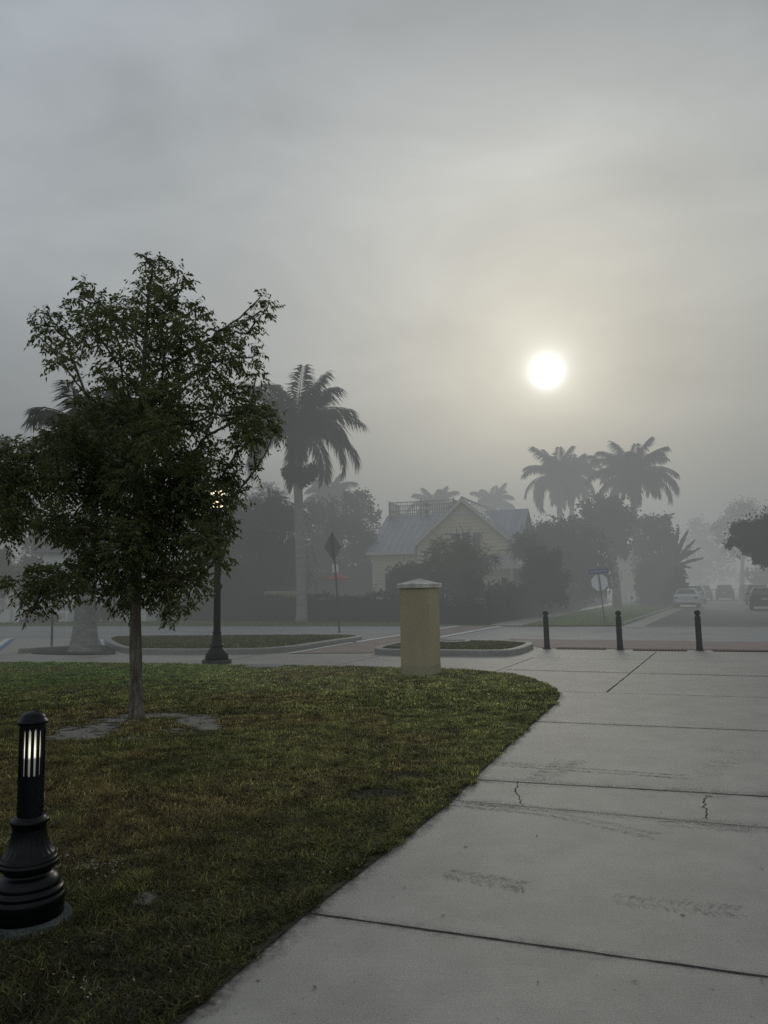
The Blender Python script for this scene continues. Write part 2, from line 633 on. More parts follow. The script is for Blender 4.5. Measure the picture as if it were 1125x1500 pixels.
def sheet(name, pts, z, mat, kind='structure'):
    mb = MB()
    mb.poly([(p[0], p[1], z) for p in pts])
    me_o = mb.build(name, mat)
    me = me_o.data
    if me.polygons[0].normal.z < 0:
        me.flip_normals()
    return tag(me_o, kind=kind)


def strip(name, a, b, w, z, mat):
    """flat painted line / joint between two ground points (or a polyline)"""
    pts = a if b is None else [a, b]
    mb = MB()
    P = [Vector((p[0], p[1], 0)) for p in pts]
    L, Rr = [], []
    for i, p in enumerate(P):
        t = (P[min(i + 1, len(P) - 1)] - P[max(i - 1, 0)]).normalized()
        s = Vector((-t.y, t.x, 0))
        ww = w[i] if hasattr(w, '__len__') else w
        L.append(p + s * ww / 2)
        Rr.append(p - s * ww / 2)
    vs = [(p.x, p.y, z) for p in Rr] + [(p.x, p.y, z) for p in L]
    n = len(P)
    mb.add(vs, [(i, i + 1, n + i + 1, n + i) for i in range(n - 1)])
    return tag(mb.build(name, mat), kind='structure')


# ------------------------------------------------------------------ ground, road, pavements
mb = MB()
mb.poly([(-2500, -2500, -0.06), (2500, -2500, -0.06), (2500, 2500, -0.06), (-2500, 2500, -0.06)])
tag(mb.build('ground', 'earth'), kind='structure')

pA, pB = G(300, 935), G(1125, 940.5)        # near edge of the cross road
qA, qB = G(300, 917.5), G(1000, 918)        # far edge
rd = ((pB - pA).normalized() + (qB - qA).normalized()).normalized()   # road direction
rn = Vector((-rd.y, rd.x, 0))
nearE = lambda t: pA + rd * t
farE = lambda t: qA + rd * t
ROADANG = math.atan2(rd.y, rd.x)

# concrete apron: walk, sidewalk and parking bay
conc = [nearE(-60), nearE(60), Vector((60, -6, 0)), Vector((-60, -6, 0))]
sheet('concrete_pavement', conc, 0.0, 'concrete')
sheet('road', [nearE(-120), nearE(120), farE(120), farE(-120)], 0.004, 'asphalt')

# side street running away to the right
sdir = (At(1080, 857, 900) - Vector((0, 0, 0)))
sdir = Vector((sdir.x, sdir.y, 0)).normalized()
snor = Vector((sdir.y, -sdir.x, 0))
k0 = G(943, 918)
sL = lambda t: k0 + sdir * t
sheet('side_street', [k0, k0 + rd * 13, k0 + rd * 13 + sdir * 700, k0 + sdir * 700], 0.006, 'street_asphalt')
g0 = G(911, 918)
gut = (g0 - k0).dot(rd)
sheet('gutter', [k0 + rd * gut, k0 - rd * 0.01, k0 - rd * 0.01 + sdir * 300, k0 + rd * gut + sdir * 300], 0.010, 'concrete')
mb = MB()
a0 = k0 + rd * gut
for (t0, t1) in ((1.2, 300),):
    q = [a0 + sdir * t0, a0 - rd * 0.16 + sdir * t0, a0 - rd * 0.16 + sdir * t1, a0 + sdir * t1]
    mb.prism([(p.x, p.y) for p in q], -0.02, 0.13)
tag(mb.build('street_kerb', 'kerb_concrete', bevel=0.02), kind='structure')
# grass verge on the left of the side street and the strip before the hedge
v0 = a0 - rd * 0.165
verge = [v0 + sdir * 0.6, v0 + sdir * 300, G(930, 880.5), G(860, 893.5), G(812, 905), G(762, 917.2)]
sheet('verge', verge, 0.03, 'verge_ground')
sheet('verge', [farE(-70), farE(11.2), farE(11.2) + rn * 26, farE(-70) + rn * 26], 0.02, 'verge_ground')
sheet('front_walk', [G(715, 917.3), G(762, 917.5), G(812, 905.2), G(860, 893.7), G(930, 880.7), G(958, 876), G(940, 876), G(860, 889), G(800, 899), G(740, 911)], 0.034, 'concrete')
sheet('lot', [farE(11.2), farE(60), farE(60) + rn * 120, farE(11.2) + rn * 120], -0.02, 'verge_ground')

# road markings
strip('edge_line', nearE(-60), nearE(60), 0.12, 0.010, 'line_paint')
strip('gutter_line', farE(-70) - rn * 0.3, farE(70) - rn * 0.3, 0.55, 0.009, 'concrete')
strip('street_line', G(1046, 892.2), G(1090, 892.4), 0.35, 0.011, 'line_paint')

# brick paving: band behind the bollards and the crosswalk
bk = [G(745, 936.2), G(1125, 940.9), G(1500, 945.5), G(1500, 957), G(1125, 953.2), G(908, 951), G(801, 949.5), G(786, 948)]
sheet('brick_paving', bk, 0.012, 'brick')
cw = [G(428, 957.5), G(560, 950), G(648, 933), G(694, 920.5), G(585, 923), G(523, 940.5)]
cw2 = [G(428, 957.5), G(540, 957), G(585, 946), G(648, 934.5), G(735, 917.5), G(660, 917.2), G(584, 927.5), G(523, 940)]
sheet('brick_crosswalk', cw2, 0.014, 'brick')
strip('crosswalk_line', G(519, 941.5), G(672, 917.2), 0.28, 0.020, 'line_paint')
strip('crosswalk_line', G(643, 934.5), G(733, 917.6), 0.30, 0.020, 'line_paint')
strip('crosswalk_edge', G(425, 957.8), G(522, 940.6), 0.14, 0.020, 'line_paint')
for k, (x0, x1, y0) in enumerate(((814, 888, 951.0), (927, 1007, 953.2), (1045, 1150, 954.4))):
    A0, B0 = G(x0, y0), G(x1, y0 + (x1 - x0) * 0.012)
    d = (B0 - A0)
    n_ = Vector((-rd.y, rd.x, 0)) * 0.42
    sheet('tactile_paving', [A0, B0, B0 + n_, A0 + n_], 0.018, 'tactile_brick')
    mb = MB()
    nx = int(d.length / 0.075)
    for i in range(nx):
        for j in range(5):
            p = A0 + d * ((i + 0.5) / nx) + n_ * ((j + 0.5) / 5)
            mb.lathe([(0.024, 0), (0.014, 0.012)], (p.x, p.y, 0.018), 6)
    tag(mb.build('tactile_dome', 'tactile_brick'), kind='structure')

# parking bay marks at the far left
strip('bay_line', G(-14, 956), G(14, 935.5), 0.30, 0.008, 'line_paint')
strip('bay_line', G(-7, 956), G(19, 936), 0.16, 0.009, 'blue_paint')
strip('bay_line', G(147, 937), G(153, 953), 0.14, 0.008, 'line_paint')
strip('bay_line', G(143, 937), G(148, 952), 0.16, 0.009, 'blue_paint')

# joints and cracks in the walk


def wob(a, b, n, amp):
    a, b = Vector(a), Vector(b)
    t = (b - a)
    s = Vector((-t.y, t.x, 0)).normalized()
    return [a + t * (i / n) + s * rnd.uniform(-amp, amp) * (0 < i < n) for i in range(n + 1)]


def joint(p, q, w, mat='joint_dark', ext=0.0, amp=0.003):
    a, b = G(*p), G(*q)
    b = b + (b - a) * ext
    pts = wob(a, b, 40, amp)
    strip('pavement_joint', pts, None, [w * rnd.uniform(0.6, 1.2) for _ in pts], 0.003, mat)


joint((452, 1338), (1125, 1432), 0.016, ext=1.0)
joint((692, 1142), (1125, 1167), 0.020, ext=1.0)
joint((662, 1172), (1125, 1213), 0.008, 'joint_soft', ext=1.0)
joint((786, 1057), (1125, 1071), 0.014, ext=0.5)
joint((822, 1013), (1125, 1022), 0.014, 'joint_soft', ext=0.5)
joint((742, 981), (1125, 991), 0.018, ext=0.5)
joint((889, 1014), (961, 955.2), 0.028)
joint((722, 985), (782, 963), 0.02)
joint((785, 963.5), (1125, 970), 0.012, 'joint_soft', ext=0.5)
joint((330, 967.5), (385, 958.5), 0.03)
joint((131, 964.5), (174, 957.5), 0.03)
joint((486, 976), (560, 960), 0.02, 'joint_soft')
joint((-60, 966), (30, 957), 0.02, 'joint_soft')


def crack(pts):
    P = []
    for a, b in zip(pts[:-1], pts[1:]):
        P += wob(G(*a), G(*b), 8, 0.016)[:-1]
    P.append(G(*pts[-1]))
    strip('pavement_crack', P, None, [rnd.uniform(0.003, 0.011) for _ in P], 0.0035, 'joint_dark')


crack([(759, 1145), (756, 1158), (761, 1168), (766, 1180)])
crack([(1034, 1165), (1032, 1180), (1036, 1200)])
crack([(1034, 1166), (1044, 1168)])
crack([(700, 1144), (738, 1148)])


# damp tyre marks
def marks(p, q, n, size, ang, jit=0.15, s0=0.5, dens=1.0):
    V, Q, C = [], [], []
    a, b = G(*p), G(*q)
    t = (b - a).normalized()
    n = int(n * 1.7)
    for i in range(n):
        if rnd.random() > dens:
            continue
        c = a + (b - a) * ((i + rnd.uniform(-0.3, 0.3)) / n)
        for side in (-1, 1):
            th = math.atan2(t.y, t.x) + side * ang + rnd.uniform(-jit, jit)
            d = Vector((math.cos(th), math.sin(th), 0))
            s = Vector((-d.y, d.x, 0))
            st = c + Vector((-t.y, t.x, 0)) * side * size * 0.55
            L = size * rnd.uniform(1.0, 1.9)
            w = size * 0.24 * rnd.uniform(0.6, 1.3)
            k = len(V)
            m_ = 5
            al = s0 * rnd.uniform(0.25, 0.85)
            for j in range(m_ + 1):
                u = j / m_
                cc = st + d * L * (u - 0.5) + s * math.sin(u * 3.1) * size * 0.12
                ww = w * math.sin(math.pi * min(max(u, 0.06), 0.94)) ** 0.6
                for kk, f in ((-1, 0.0), (0, 1.0), (1, 0.0)):
                    p3 = cc + s * ww * kk
                    V.append((p3.x, p3.y, 0.0022))
                    C.append((al * f * min(1, 4 * u + 0.1, 4 * (1 - u) + 0.1),) * 3)
            for j in range(m_):
                for kk in range(2):
                    o = k + j * 3 + kk
                    Q.append((o, o + 1, o + 4, o + 3))
    o = np_mesh('tyre_mark', np.array(V), np.array(Q), 'damp_mark', col=np.array(C))
    tag(o, kind='structure')


marks((735, 1120), (1010, 1139), 26, 0.10, 0.5, s0=1.0)
marks((700, 1116), (790, 1122), 8, 0.10, 0.5, s0=0.7)
marks((795, 1140), (838, 1112), 9, 0.13, 1.2, s0=0.9)
marks((1035, 1135), (1070, 1110), 7, 0.12, 1.1, s0=0.5)
marks((660, 1177), (820, 1194), 15, 0.09, 0.6, s0=0.9)
marks((815, 1194), (965, 1226), 14, 0.09, 0.7, s0=0.7)
marks((968, 1206), (1110, 1217), 12, 0.08, 0.7, s0=0.6)
marks((658, 1281), (775, 1300), 10, 0.085, 1.0, s0=0.9)
marks((905, 1318), (1095, 1338), 10, 0.085, 1.0, s0=0.8)
marks((1050, 1100), (1125, 1102), 5, 0.10, 0.5, s0=0.4)

# dirt and damp along joints and the turf edge


def dirt(pts, w, al):
    V, Q, C = [], [], []
    P = []
    for a, b in zip(pts[:-1], pts[1:]):
        k = max(2, int((b - a).length / 0.12))
        P += [a.lerp(b, i / k) for i in range(k)]
    P.append(pts[-1])
    for i, p in enumerate(P):
        t_ = (P[min(i + 1, len(P) - 1)] - P[max(i - 1, 0)]).normalized()
        s_ = Vector((-t_.y, t_.x, 0))
        ww = w * rnd.uniform(0.5, 1.3)
        for kk, f in ((-1, 0.0), (0, 1.0), (1, 0.0)):
            q = p + s_ * ww * kk
            V.append((q.x, q.y, 0.0016))
            C.append((al * f * rnd.uniform(0.5, 1.1),) * 3)
    for i in range(len(P) - 1):
        for kk in range(2):
            o = i * 3 + kk
            Q.append((o, o + 1, o + 4, o + 3))
    tag(np_mesh('pavement_dirt', np.array(V), np.array(Q), 'damp_mark', col=np.array(C)), kind='structure')


dirt([G(452, 1338), G(1125, 1432), G(1500, 1484)], 0.08, 0.4)
dirt([G(692, 1141), G(1125, 1166), G(1400, 1181)], 0.16, 0.5)
dirt([G(662, 1173), G(1125, 1213)], 0.14, 0.45)
dirt([G(786, 1057), G(1125, 1071)], 0.12, 0.5)
dirt([G(742, 981), G(1125, 991)], 0.2, 0.5)
dirt([G(*q) for q in ((820, 1019), (813, 1032), (790, 1052), (762, 1077), (712, 1124), (660, 1176), (600, 1224), (540, 1270), (450, 1339), (360, 1417), (265, 1500))], 0.10, 0.9)

# grit swept up against the joints
n = 2600
t = rng.random(n)
gx = np.empty((n, 3))
ja, jb = np.array(G(692, 1140)), np.array(G(1300, 1174))
ka, kb = np.array(G(670, 1174)), np.array(G(1300, 1226))
sel = rng.random(n) < 0.6
gx[sel] = ja + (jb - ja) * t[sel, None]
gx[~sel] = ka + (kb - ka) * t[~sel, None]
off = np.abs(rng.normal(0, 0.10, n))
gx[:, 1] += np.where(sel, off, rng.normal(0, 0.05, n))
gx[:, 2] = 0.004
sz = rng.uniform(0.002, 0.0065, n)
A_ = rand_dirs(n) * np.array([1, 1, 0.3])
V, Q = leaf_quads(gx, A_, np.tile([0.1, 0.1, 1.0], (n, 1)), sz * 1.5, sz, 0)
V[:, 2] = np.abs(V[:, 2] - 0.004) + 0.004
tag(np_mesh('grit', V, Q, 'cap_stone'), kind='stuff')

# ------------------------------------------------------------------ lawn
lawn_px = [(-700, 970), (0, 970.5), (100, 971.5), (200, 972.5), (285, 974.5), (380, 975.5), (500, 977), (640, 980.5), (700, 983),
           (755, 989), (795, 1000), (816, 1011), (820, 1019), (813, 1032), (790, 1052), (762, 1077), (712, 1124), (660, 1176),
           (600, 1224), (540, 1270), (450, 1339), (360, 1417), (265, 1500)]
lawn = [G(*p) for p in lawn_px]
e_ = (lawn[-1] - lawn[-2]).normalized()
lawn.append(lawn[-1] + e_ * 4.5)
lawn.append(Vector((-25, lawn[-1].y, 0)))
sheet('lawn_ground', lawn, 0.012, 'lawn_ground')
lawn_xy = [(p.x, p.y) for p in lawn]

TREE = G(200, 1055)


def blob(cx, cy, rx, ry, n=26, amp=0.25):
    c = G(cx, cy)
    ph = [rnd.uniform(-amp, amp) for _ in range(n)]
    pts = []
    for i in range(n):
        a = 2 * math.pi * i / n
        k = 1 + 0.5 * (ph[i] + ph[(i + 1) % n])
        pts.append(G(cx + rx * k * math.cos(a), cy + ry * k * math.sin(a)))
    return pts


def proj(x, y, z=0.0):
    """world ground point -> photo pixel, used to lay out the worn ring measured on the photo"""
    d = np.stack([np.asarray(x, float), np.asarray(y, float), np.full(np.shape(x), z - CAMH)], -1)
    w_ = d @ np.array(_f)
    return CX + FPX * (d @ np.array(_r)) / w_, CY - FPX * (d @ np.array(_u)) / w_


SOIL = [(118, 1077, 46, 12, 1), (150, 1068, 30, 9, .9), (172, 1057, 36, 5, .9), (205, 1051, 44, 4.5, .9), (246, 1050, 40, 5, .9), (288, 1058, 38, 10, 1),
        (306, 1066, 24, 9, .9), (84, 1083, 30, 7, .8), (262, 1072, 40, 7, .55), (200, 1083, 60, 6, .45), (222, 1321, 36, 11, .62), (185, 1316, 18, 7, .5), (262, 1312, 26, 5, .4)]


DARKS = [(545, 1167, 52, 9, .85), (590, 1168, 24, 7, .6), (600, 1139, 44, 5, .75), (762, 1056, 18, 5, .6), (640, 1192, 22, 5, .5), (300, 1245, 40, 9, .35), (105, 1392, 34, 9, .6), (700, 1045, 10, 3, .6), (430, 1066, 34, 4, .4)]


def soil_val(x, y):
    px, py = proj(x, y)
    v = np.zeros(np.shape(x))
    for cx, cy, rx, ry, a in SOIL:
        v = np.maximum(v, a * np.exp(-((px - cx) / rx) ** 2 - ((py - cy) / ry) ** 2))
    return v


for (gx0, gx1, gy0, gy1, stp) in ((-5.6, -1.4, 8.2, 11.2, 0.06), (-1.9, -0.6, 3.4, 4.6, 0.04)):
    xs, ys = np.arange(gx0, gx1, stp), np.arange(gy0, gy1, stp)
    XX, YY = np.meshgrid(xs, ys)
    sv = soil_val(XX.ravel(), YY.ravel())
    V = np.stack([XX.ravel(), YY.ravel(), np.full(XX.size, 0.020)], 1)
    I = np.arange(XX.size).reshape(XX.shape)
    Q = np.stack([I[:-1, :-1].ravel(), I[:-1, 1:].ravel(), I[1:, 1:].ravel(), I[1:, :-1].ravel()], 1)
    Q = Q[(sv[Q].max(axis=1) > 0.08)]
    us, inv = np.unique(Q, return_inverse=True)
    o = np_mesh('bare_soil', V[us], inv.reshape(Q.shape), 'worn_soil', col=np.repeat(sv[us][:, None] * 0.62, 3, 1))
    tag(o, kind='structure')
patch = [blob(555, 1166, 42, 8), blob(590, 1137, 34, 4), blob(762, 1056, 14, 4)]


def grass(name, poly, n, hmin, hmax, wid, colfn, z0=0.012, avoid=(), holes=(), lean=0.6, ymin=None, ymax=None, xmin=None, xmax=None, tuft=0):
    P = np.array(poly)
    x0, x1, y0, y1 = P[:, 0].min(), P[:, 0].max(), P[:, 1].min(), P[:, 1].max()
    y0 = max(y0, ymin) if ymin is not None else y0
    y1 = min(y1, ymax) if ymax is not None else y1
    x0 = max(x0, xmin) if xmin is not None else x0
    x1 = min(x1, xmax) if xmax is not None else x1
    x = rng.uniform(x0, x1, n)
    y = rng.uniform(y0, y1, n)
    jx, jy = (vnoise(x, y, 71, 0.11) - 0.5) * 0.13, (vnoise(x, y, 72, 0.11) - 0.5) * 0.13
    ok = in_poly(x + jx, y + jy, poly)
    ok &= np.abs(x) < (y + 0.6) * 0.60 + 0.6      # what a visitor stepping aside could see
    for pl, pr in avoid:
        ok &= ~(in_poly(x, y, [(p[0], p[1]) for p in pl]) & (rng.random(n) < pr))
    if name == 'lawn_grass':
        ok &= rng.random(n) > np.clip(soil_val(x, y) * 1.6 - 0.12, 0, 0.965)
    for (hx, hy, hr) in holes:
        ok &= (x - hx) ** 2 + (y - hy) ** 2 > hr * hr
    clump = vnoise(x, y, 5, 0.09) * 0.6 + vnoise(x, y, 6, 0.35) * 0.4
    ok &= rng.random(n) < 0.25 + 1.2 * clump
    x, y = x[ok], y[ok]
    n = len(x)
    tall = vnoise(x, y, 9, 0.25)
    if tuft:
        kp = vnoise(x, y, 91, 0.16) * 0.5 + vnoise(x, y, 92, 0.55) * 0.5 > tuft
        x, y, tall = x[kp], y[kp], tall[kp]
        n = len(x)
    h = rng.uniform(hmin, hmax, n) * (0.6 + 0.8 * tall)
    az = rng.uniform(0, 2 * np.pi, n)
    ln = rng.uniform(0.2, 1.0, n) * lean
    D = np.stack([np.cos(az) * ln, np.sin(az) * ln, np.ones(n)], 1)
    D = nrmz(D)
    S = np.stack([-np.sin(az), np.cos(az), np.zeros(n)], 1)
    w = (wid * rng.uniform(0.6, 1.4, n))[:, None]
    B = np.stack([x, y, np.full(n, z0)], 1)
    M = B + D * h[:, None] * 0.55
    T = B + D * h[:, None] + np.stack([np.cos(az), np.sin(az), -0.3 * np.ones(n)], 1) * (h * 0.35 * ln)[:, None]
    V = np.stack([B - S * w * .5, B + S * w * .5, M + S * w * .4, T, M - S * w * .4], 1).reshape(-1, 3)
    # two polygons per blade: quad + tri as separate quads sharing the tip
    i0 = np.arange(n)[:, None] * 5
    Q = i0 + np.array([[0, 1, 2, 4]])
    Tq = i0 + np.array([[4, 2, 3]])
    c = colfn(x, y) * ((rng.uniform(0.25, 1.3, n) + 1.3 * (rng.random(n) < 0.12)) * (0.45 + 1.1 * vnoise(x, y, 15, 0.13) * (0.5 + vnoise(x, y, 16, 0.05))))[:, None]  # a random few blades coloured brighter, as wet glints
    dead = rng.random(n) < 0.10
    c[dead] = np.array([0.26, 0.21, 0.115]) * rng.uniform(0.5, 1.1, dead.sum())[:, None]
    Cc = np.repeat(c, 5, axis=0)
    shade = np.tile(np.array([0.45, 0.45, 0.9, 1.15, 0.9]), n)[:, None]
    me = bpy.data.meshes.new(name)
    me.vertices.add(len(V))
    me.vertices.foreach_set('co', V.astype(np.float32).ravel())
    loops = np.concatenate([Q, Tq], axis=1).astype(np.int32).ravel()
    me.loops.add(len(loops))
    me.loops.foreach_set('vertex_index', loops)
    me.polygons.add(2 * n)
    ls = (np.arange(n)[:, None] * 7 + np.array([[0, 4]])).astype(np.int32).ravel()
    me.polygons.foreach_set('loop_start', ls)
    me.update(calc_edges=True)
    a = me.attributes.new('Col', 'FLOAT_COLOR', 'POINT')
    c4 = np.ones((len(V), 4), dtype=np.float32)
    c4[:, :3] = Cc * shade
    a.data.foreach_set('color', c4.ravel())
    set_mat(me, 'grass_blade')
    return tag(link(name, me), kind='stuff')


def mixc(a, b, t):
    t = np.clip(t, 0, 1)[:, None]
    return np.array(a) * (1 - t) + np.array(b) * t


def lawn_col(x, y):
    g = vnoise(x, y, 21, 1.1) * 0.6 + vnoise(x, y, 22, 0.4) * 0.4
    br = vnoise(x, y, 23, 1.7) * 0.65 + vnoise(x, y, 24, 0.5) * 0.35
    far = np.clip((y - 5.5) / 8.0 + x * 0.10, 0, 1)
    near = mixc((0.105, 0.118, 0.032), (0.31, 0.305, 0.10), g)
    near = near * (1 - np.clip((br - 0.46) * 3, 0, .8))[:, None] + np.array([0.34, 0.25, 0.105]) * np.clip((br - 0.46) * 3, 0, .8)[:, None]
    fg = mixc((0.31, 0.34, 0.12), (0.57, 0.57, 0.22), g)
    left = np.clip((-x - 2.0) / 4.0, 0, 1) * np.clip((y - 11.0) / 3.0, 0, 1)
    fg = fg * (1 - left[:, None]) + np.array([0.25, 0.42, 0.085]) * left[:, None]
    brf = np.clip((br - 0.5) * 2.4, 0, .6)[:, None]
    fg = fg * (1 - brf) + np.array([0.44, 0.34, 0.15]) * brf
    dim = np.clip((y - 1.4) / 4.6 + 0.08 * x, 0.34, 1.0)  # weak light near the camera and leftward, put into the blade colour
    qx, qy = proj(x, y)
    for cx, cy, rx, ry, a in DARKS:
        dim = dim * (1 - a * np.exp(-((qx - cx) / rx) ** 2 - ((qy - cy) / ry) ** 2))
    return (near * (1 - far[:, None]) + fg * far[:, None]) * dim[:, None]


LB = G(39, 1352)         # lit bollard
PFR = G(630.7, 992)      # gate pier, front right corner
PANG = R(-23)
LP = G(317.5, 972)       # lamp post
pu = Vector((math.cos(PANG), math.sin(PANG), 0))
pw = Vector((-pu.y, pu.x, 0))
PC = PFR - pu * 0.3 + pw * 0.3
holes = [(LB.x, LB.y, 0.195), (LP.x, LP.y, 0.33), (PC.x, PC.y, 0.31), (TREE.x, TREE.y, 0.08)]
av = []
av += [(patch[0], 0.9), (patch[1], 0.75), (patch[2], 0.6)]
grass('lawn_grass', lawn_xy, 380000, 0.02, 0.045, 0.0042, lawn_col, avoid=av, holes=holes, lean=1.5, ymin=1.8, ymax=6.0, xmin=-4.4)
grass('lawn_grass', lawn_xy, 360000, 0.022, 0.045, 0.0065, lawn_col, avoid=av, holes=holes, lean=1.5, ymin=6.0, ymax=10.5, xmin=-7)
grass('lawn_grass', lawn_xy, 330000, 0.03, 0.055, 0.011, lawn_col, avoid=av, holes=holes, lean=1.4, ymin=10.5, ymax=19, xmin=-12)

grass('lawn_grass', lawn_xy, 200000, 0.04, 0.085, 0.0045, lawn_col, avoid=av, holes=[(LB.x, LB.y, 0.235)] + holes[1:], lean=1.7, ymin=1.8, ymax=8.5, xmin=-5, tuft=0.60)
# clover heads
cl = []
for (cx, cy, rx, ry, k) in ((75, 1262, 38, 22, 60), (140, 1278, 60, 16, 50), (120, 1460, 60, 18, 12), (10, 1245, 18, 14, 16), (350, 1230, 160, 60, 10), (640, 1060, 150, 50, 30), (520, 1270, 60, 30, 14)):
    for _ in range(k):
        p = G(cx + rnd.gauss(0, rx * 0.6), cy + rnd.gauss(0, ry * 0.6))
        if in_poly(np.array([p.x]), np.array([p.y]), lawn_xy)[0] and (p - LB).length > 0.25:
            cl.append(p)
nC = len(cl)
cp = np.repeat(np.array([[p.x, p.y, rnd.uniform(0.035, 0.055)] for p in cl]), 4, axis=0) + rng.normal(0, 0.0028, (nC * 4, 3))
V, Q = leaf_quads(cp, rand_dirs(nC * 4) + np.array([0, 0, .6]), rand_dirs(nC * 4), rng.uniform(0.004, 0.012, nC * 4), rng.uniform(0.002, 0.006, nC * 4))
tag(np_mesh('clover_flowers', V, Q, 'clover_white'), kind='stuff')

# fallen leaves and bits of litter
fp = []
for _ in range(260):
    p = G(rnd.uniform(-40, 1125), 975 + (1500 - 975) * rnd.random() ** 1.6)
    on = in_poly(np.array([p.x]), np.array([p.y]), lawn_xy)[0]
    if on or rnd.random() < 0.22:
        fp.append((p.x, p.y, 0.052 if on else 0.006))
fp = np.array(fp)
nF = len(fp)
dF = rand_dirs(nF) * np.array([1, 1, 0.12])
V, Q = leaf_quads(fp, dF, np.tile([0.1, 0.0, 1.0], (nF, 1)) + rand_dirs(nF) * 0.25, rng.uniform(0.012, 0.045, nF), rng.uniform(0.006, 0.018, nF), 0.05)
V[:, 2] = np.maximum(V[:, 2], 0.004)
tag(np_mesh('fallen_leaves', V, Q, 'dry_leaf'), kind='stuff')

# small square lid in the grass by the sidewalk
mb = MB()
lc = G(389, 978.5)
mb.box((lc.x, lc.y, 0.03), (0.75, 0.5, 0.05), R(-17))
tag(mb.build('utility_lid', 'utility_lid', bevel=0.01), 'pale concrete utility lid set flush in the grass by the lamp post', 'utility lid')


# ------------------------------------------------------------------ kerbed islands
def inset(poly, d):
    n = len(poly)
    A = sum(poly[i].x * poly[(i + 1) % n].y - poly[(i + 1) % n].x * poly[i].y for i in range(n))
    sg = 1 if A > 0 else -1
    out = []
    for i in range(n):
        a, b, c = poly[i - 1], poly[i], poly[(i + 1) % n]
        t1, t2 = (b - a).normalized(), (c - b).normalized()
        n1, n2 = Vector((-t1.y, t1.x, 0)) * sg, Vector((-t2.y, t2.x, 0)) * sg
        m_ = (n1 + n2)
        m_ = m_ / max(m_.length_squared / 2, 0.6)
        out.append(b + m_ * d)
    return out


def island(pts, label):
    outer = smooth_poly([G(*p) for p in pts], 2)
    A = sum(outer[i].x * outer[i - 1].y - outer[i - 1].x * outer[i].y for i in range(len(outer)))
    if A > 0:
        outer = outer[::-1]
    top = inset(outer, 0.03)
    inn = inset(outer, 0.20)
    n = len(outer)
    mb = MB()
    vs = [(p.x, p.y, -0.01) for p in outer] + [(p.x, p.y, 0.13) for p in outer] + [(p.x, p.y, 0.15) for p in top] + [(p.x, p.y, 0.15) for p in inn] + [(p.x, p.y, 0.02) for p in inn]
    fs = []
    for l in range(4):
        for i in range(n):
            j = (i + 1) % n
            fs.append((l * n + i, l * n + j, (l + 1) * n + j, (l + 1) * n + i))
    mb.add(vs, fs)
    tag(mb.build('island_kerb', 'kerb_concrete'), kind='structure')
    sheet('island_soil', inn, 0.11, 'verge_ground')
    return inn


isl = island([(150, 942), (177, 958), (240, 959), (307, 959.3), (412, 957.5), (480, 946), (535, 938), (522, 935), (400, 935.3), (190, 936.5), (160, 938)], 'left')
isr = island([(543, 957), (560, 960), (640, 961), (724, 962), (757, 960.5), (784, 950.5), (777, 947), (700, 944.5), (640, 942.5), (585, 946.5)], 'right')


def isl_col(x, y):
    g = vnoise(x, y, 31, 1.3) * .6 + vnoise(x, y, 32, .4) * .4
    return mixc((0.11, 0.125, 0.045), (0.2, 0.21, 0.08), g)


grass('island_grass', [(p.x, p.y) for p in isl], 60000, 0.03, 0.07, 0.02, isl_col, z0=0.11, lean=1.2)
DR = G(664, 946)
grass('island_grass', [(p.x, p.y) for p in isr], 50000, 0.03, 0.07, 0.016, isl_col, z0=0.11, lean=1.2, holes=[(DR.x, DR.y, 0.42), (G(590, 952).x, G(590, 952).y, .45)])


def verge_col(x, y):
    g = vnoise(x, y, 41, 2.3) * .6 + vnoise(x, y, 42, .7) * .4
    return mixc((0.17, 0.30, 0.045), (0.26, 0.40, 0.08), g)


grass('verge_grass', [(p.x, p.y) for p in verge], 90000, 0.04, 0.08, 0.035, verge_col, z0=0.03, lean=1.2, ymax=75)
sp = [farE(-30), farE(11.0), farE(11.0) + rn * 6, farE(-30) + rn * 9]
grass('verge_grass', [(p.x, p.y) for p in sp], 60000, 0.04, 0.08, 0.03, isl_col, z0=0.02, lean=1.2)

# storm drain ring on the right island, bed of gravel on its left tip
mb = MB()
mb.lathe([(0.36, 0.0), (0.42, 0.0), (0.42, 0.14), (0.34, 0.15), (0.34, 0.02)], (DR.x, DR.y, 0.10), 24)
dr = thing('storm_drain', 'round concrete storm drain with a dark opening on the right grass island', 'drain', (DR.x, DR.y, 0.1))
mb = MB()
mb.lathe([(0.50, 0.0), (0.50, 0.05), (0.46, 0.06), (0.40, 0.06), (0.40, 0.0)], n=24)
mb.build('rim', 'cap_stone', dr)
mb = MB()
mb.lathe([(0.40, 0.02), (0.39, 0.03)], n=24)
mb.build('opening', 'black_plastic', dr)
gb = [G(556, 955), G(585, 957.5), G(612, 956), G(610, 949), G(580, 949)]
sheet('gravel_bed', smooth_poly(gb, 2), 0.125, 'gravel')

# low kerb and mulch round the near left palm
mb = MB()
a, b_ = G(28, 957), G(108, 951.5)
t_ = (b_ - a)
mb.box(((a.x + b_.x) / 2, (a.y + b_.y) / 2, 0.06), (t_.length, 0.18, 0.14), math.atan2(t_.y, t_.x))
tag(mb.build('planter_kerb', 'kerb_concrete', bevel=0.02), kind='structure')
sheet('mulch_bed', smooth_poly([G(30, 957.5), G(108, 952), G(150, 943), G(176, 957.5), G(150, 959.5), G(90, 959.5)], 1), 0.02, 'gravel')


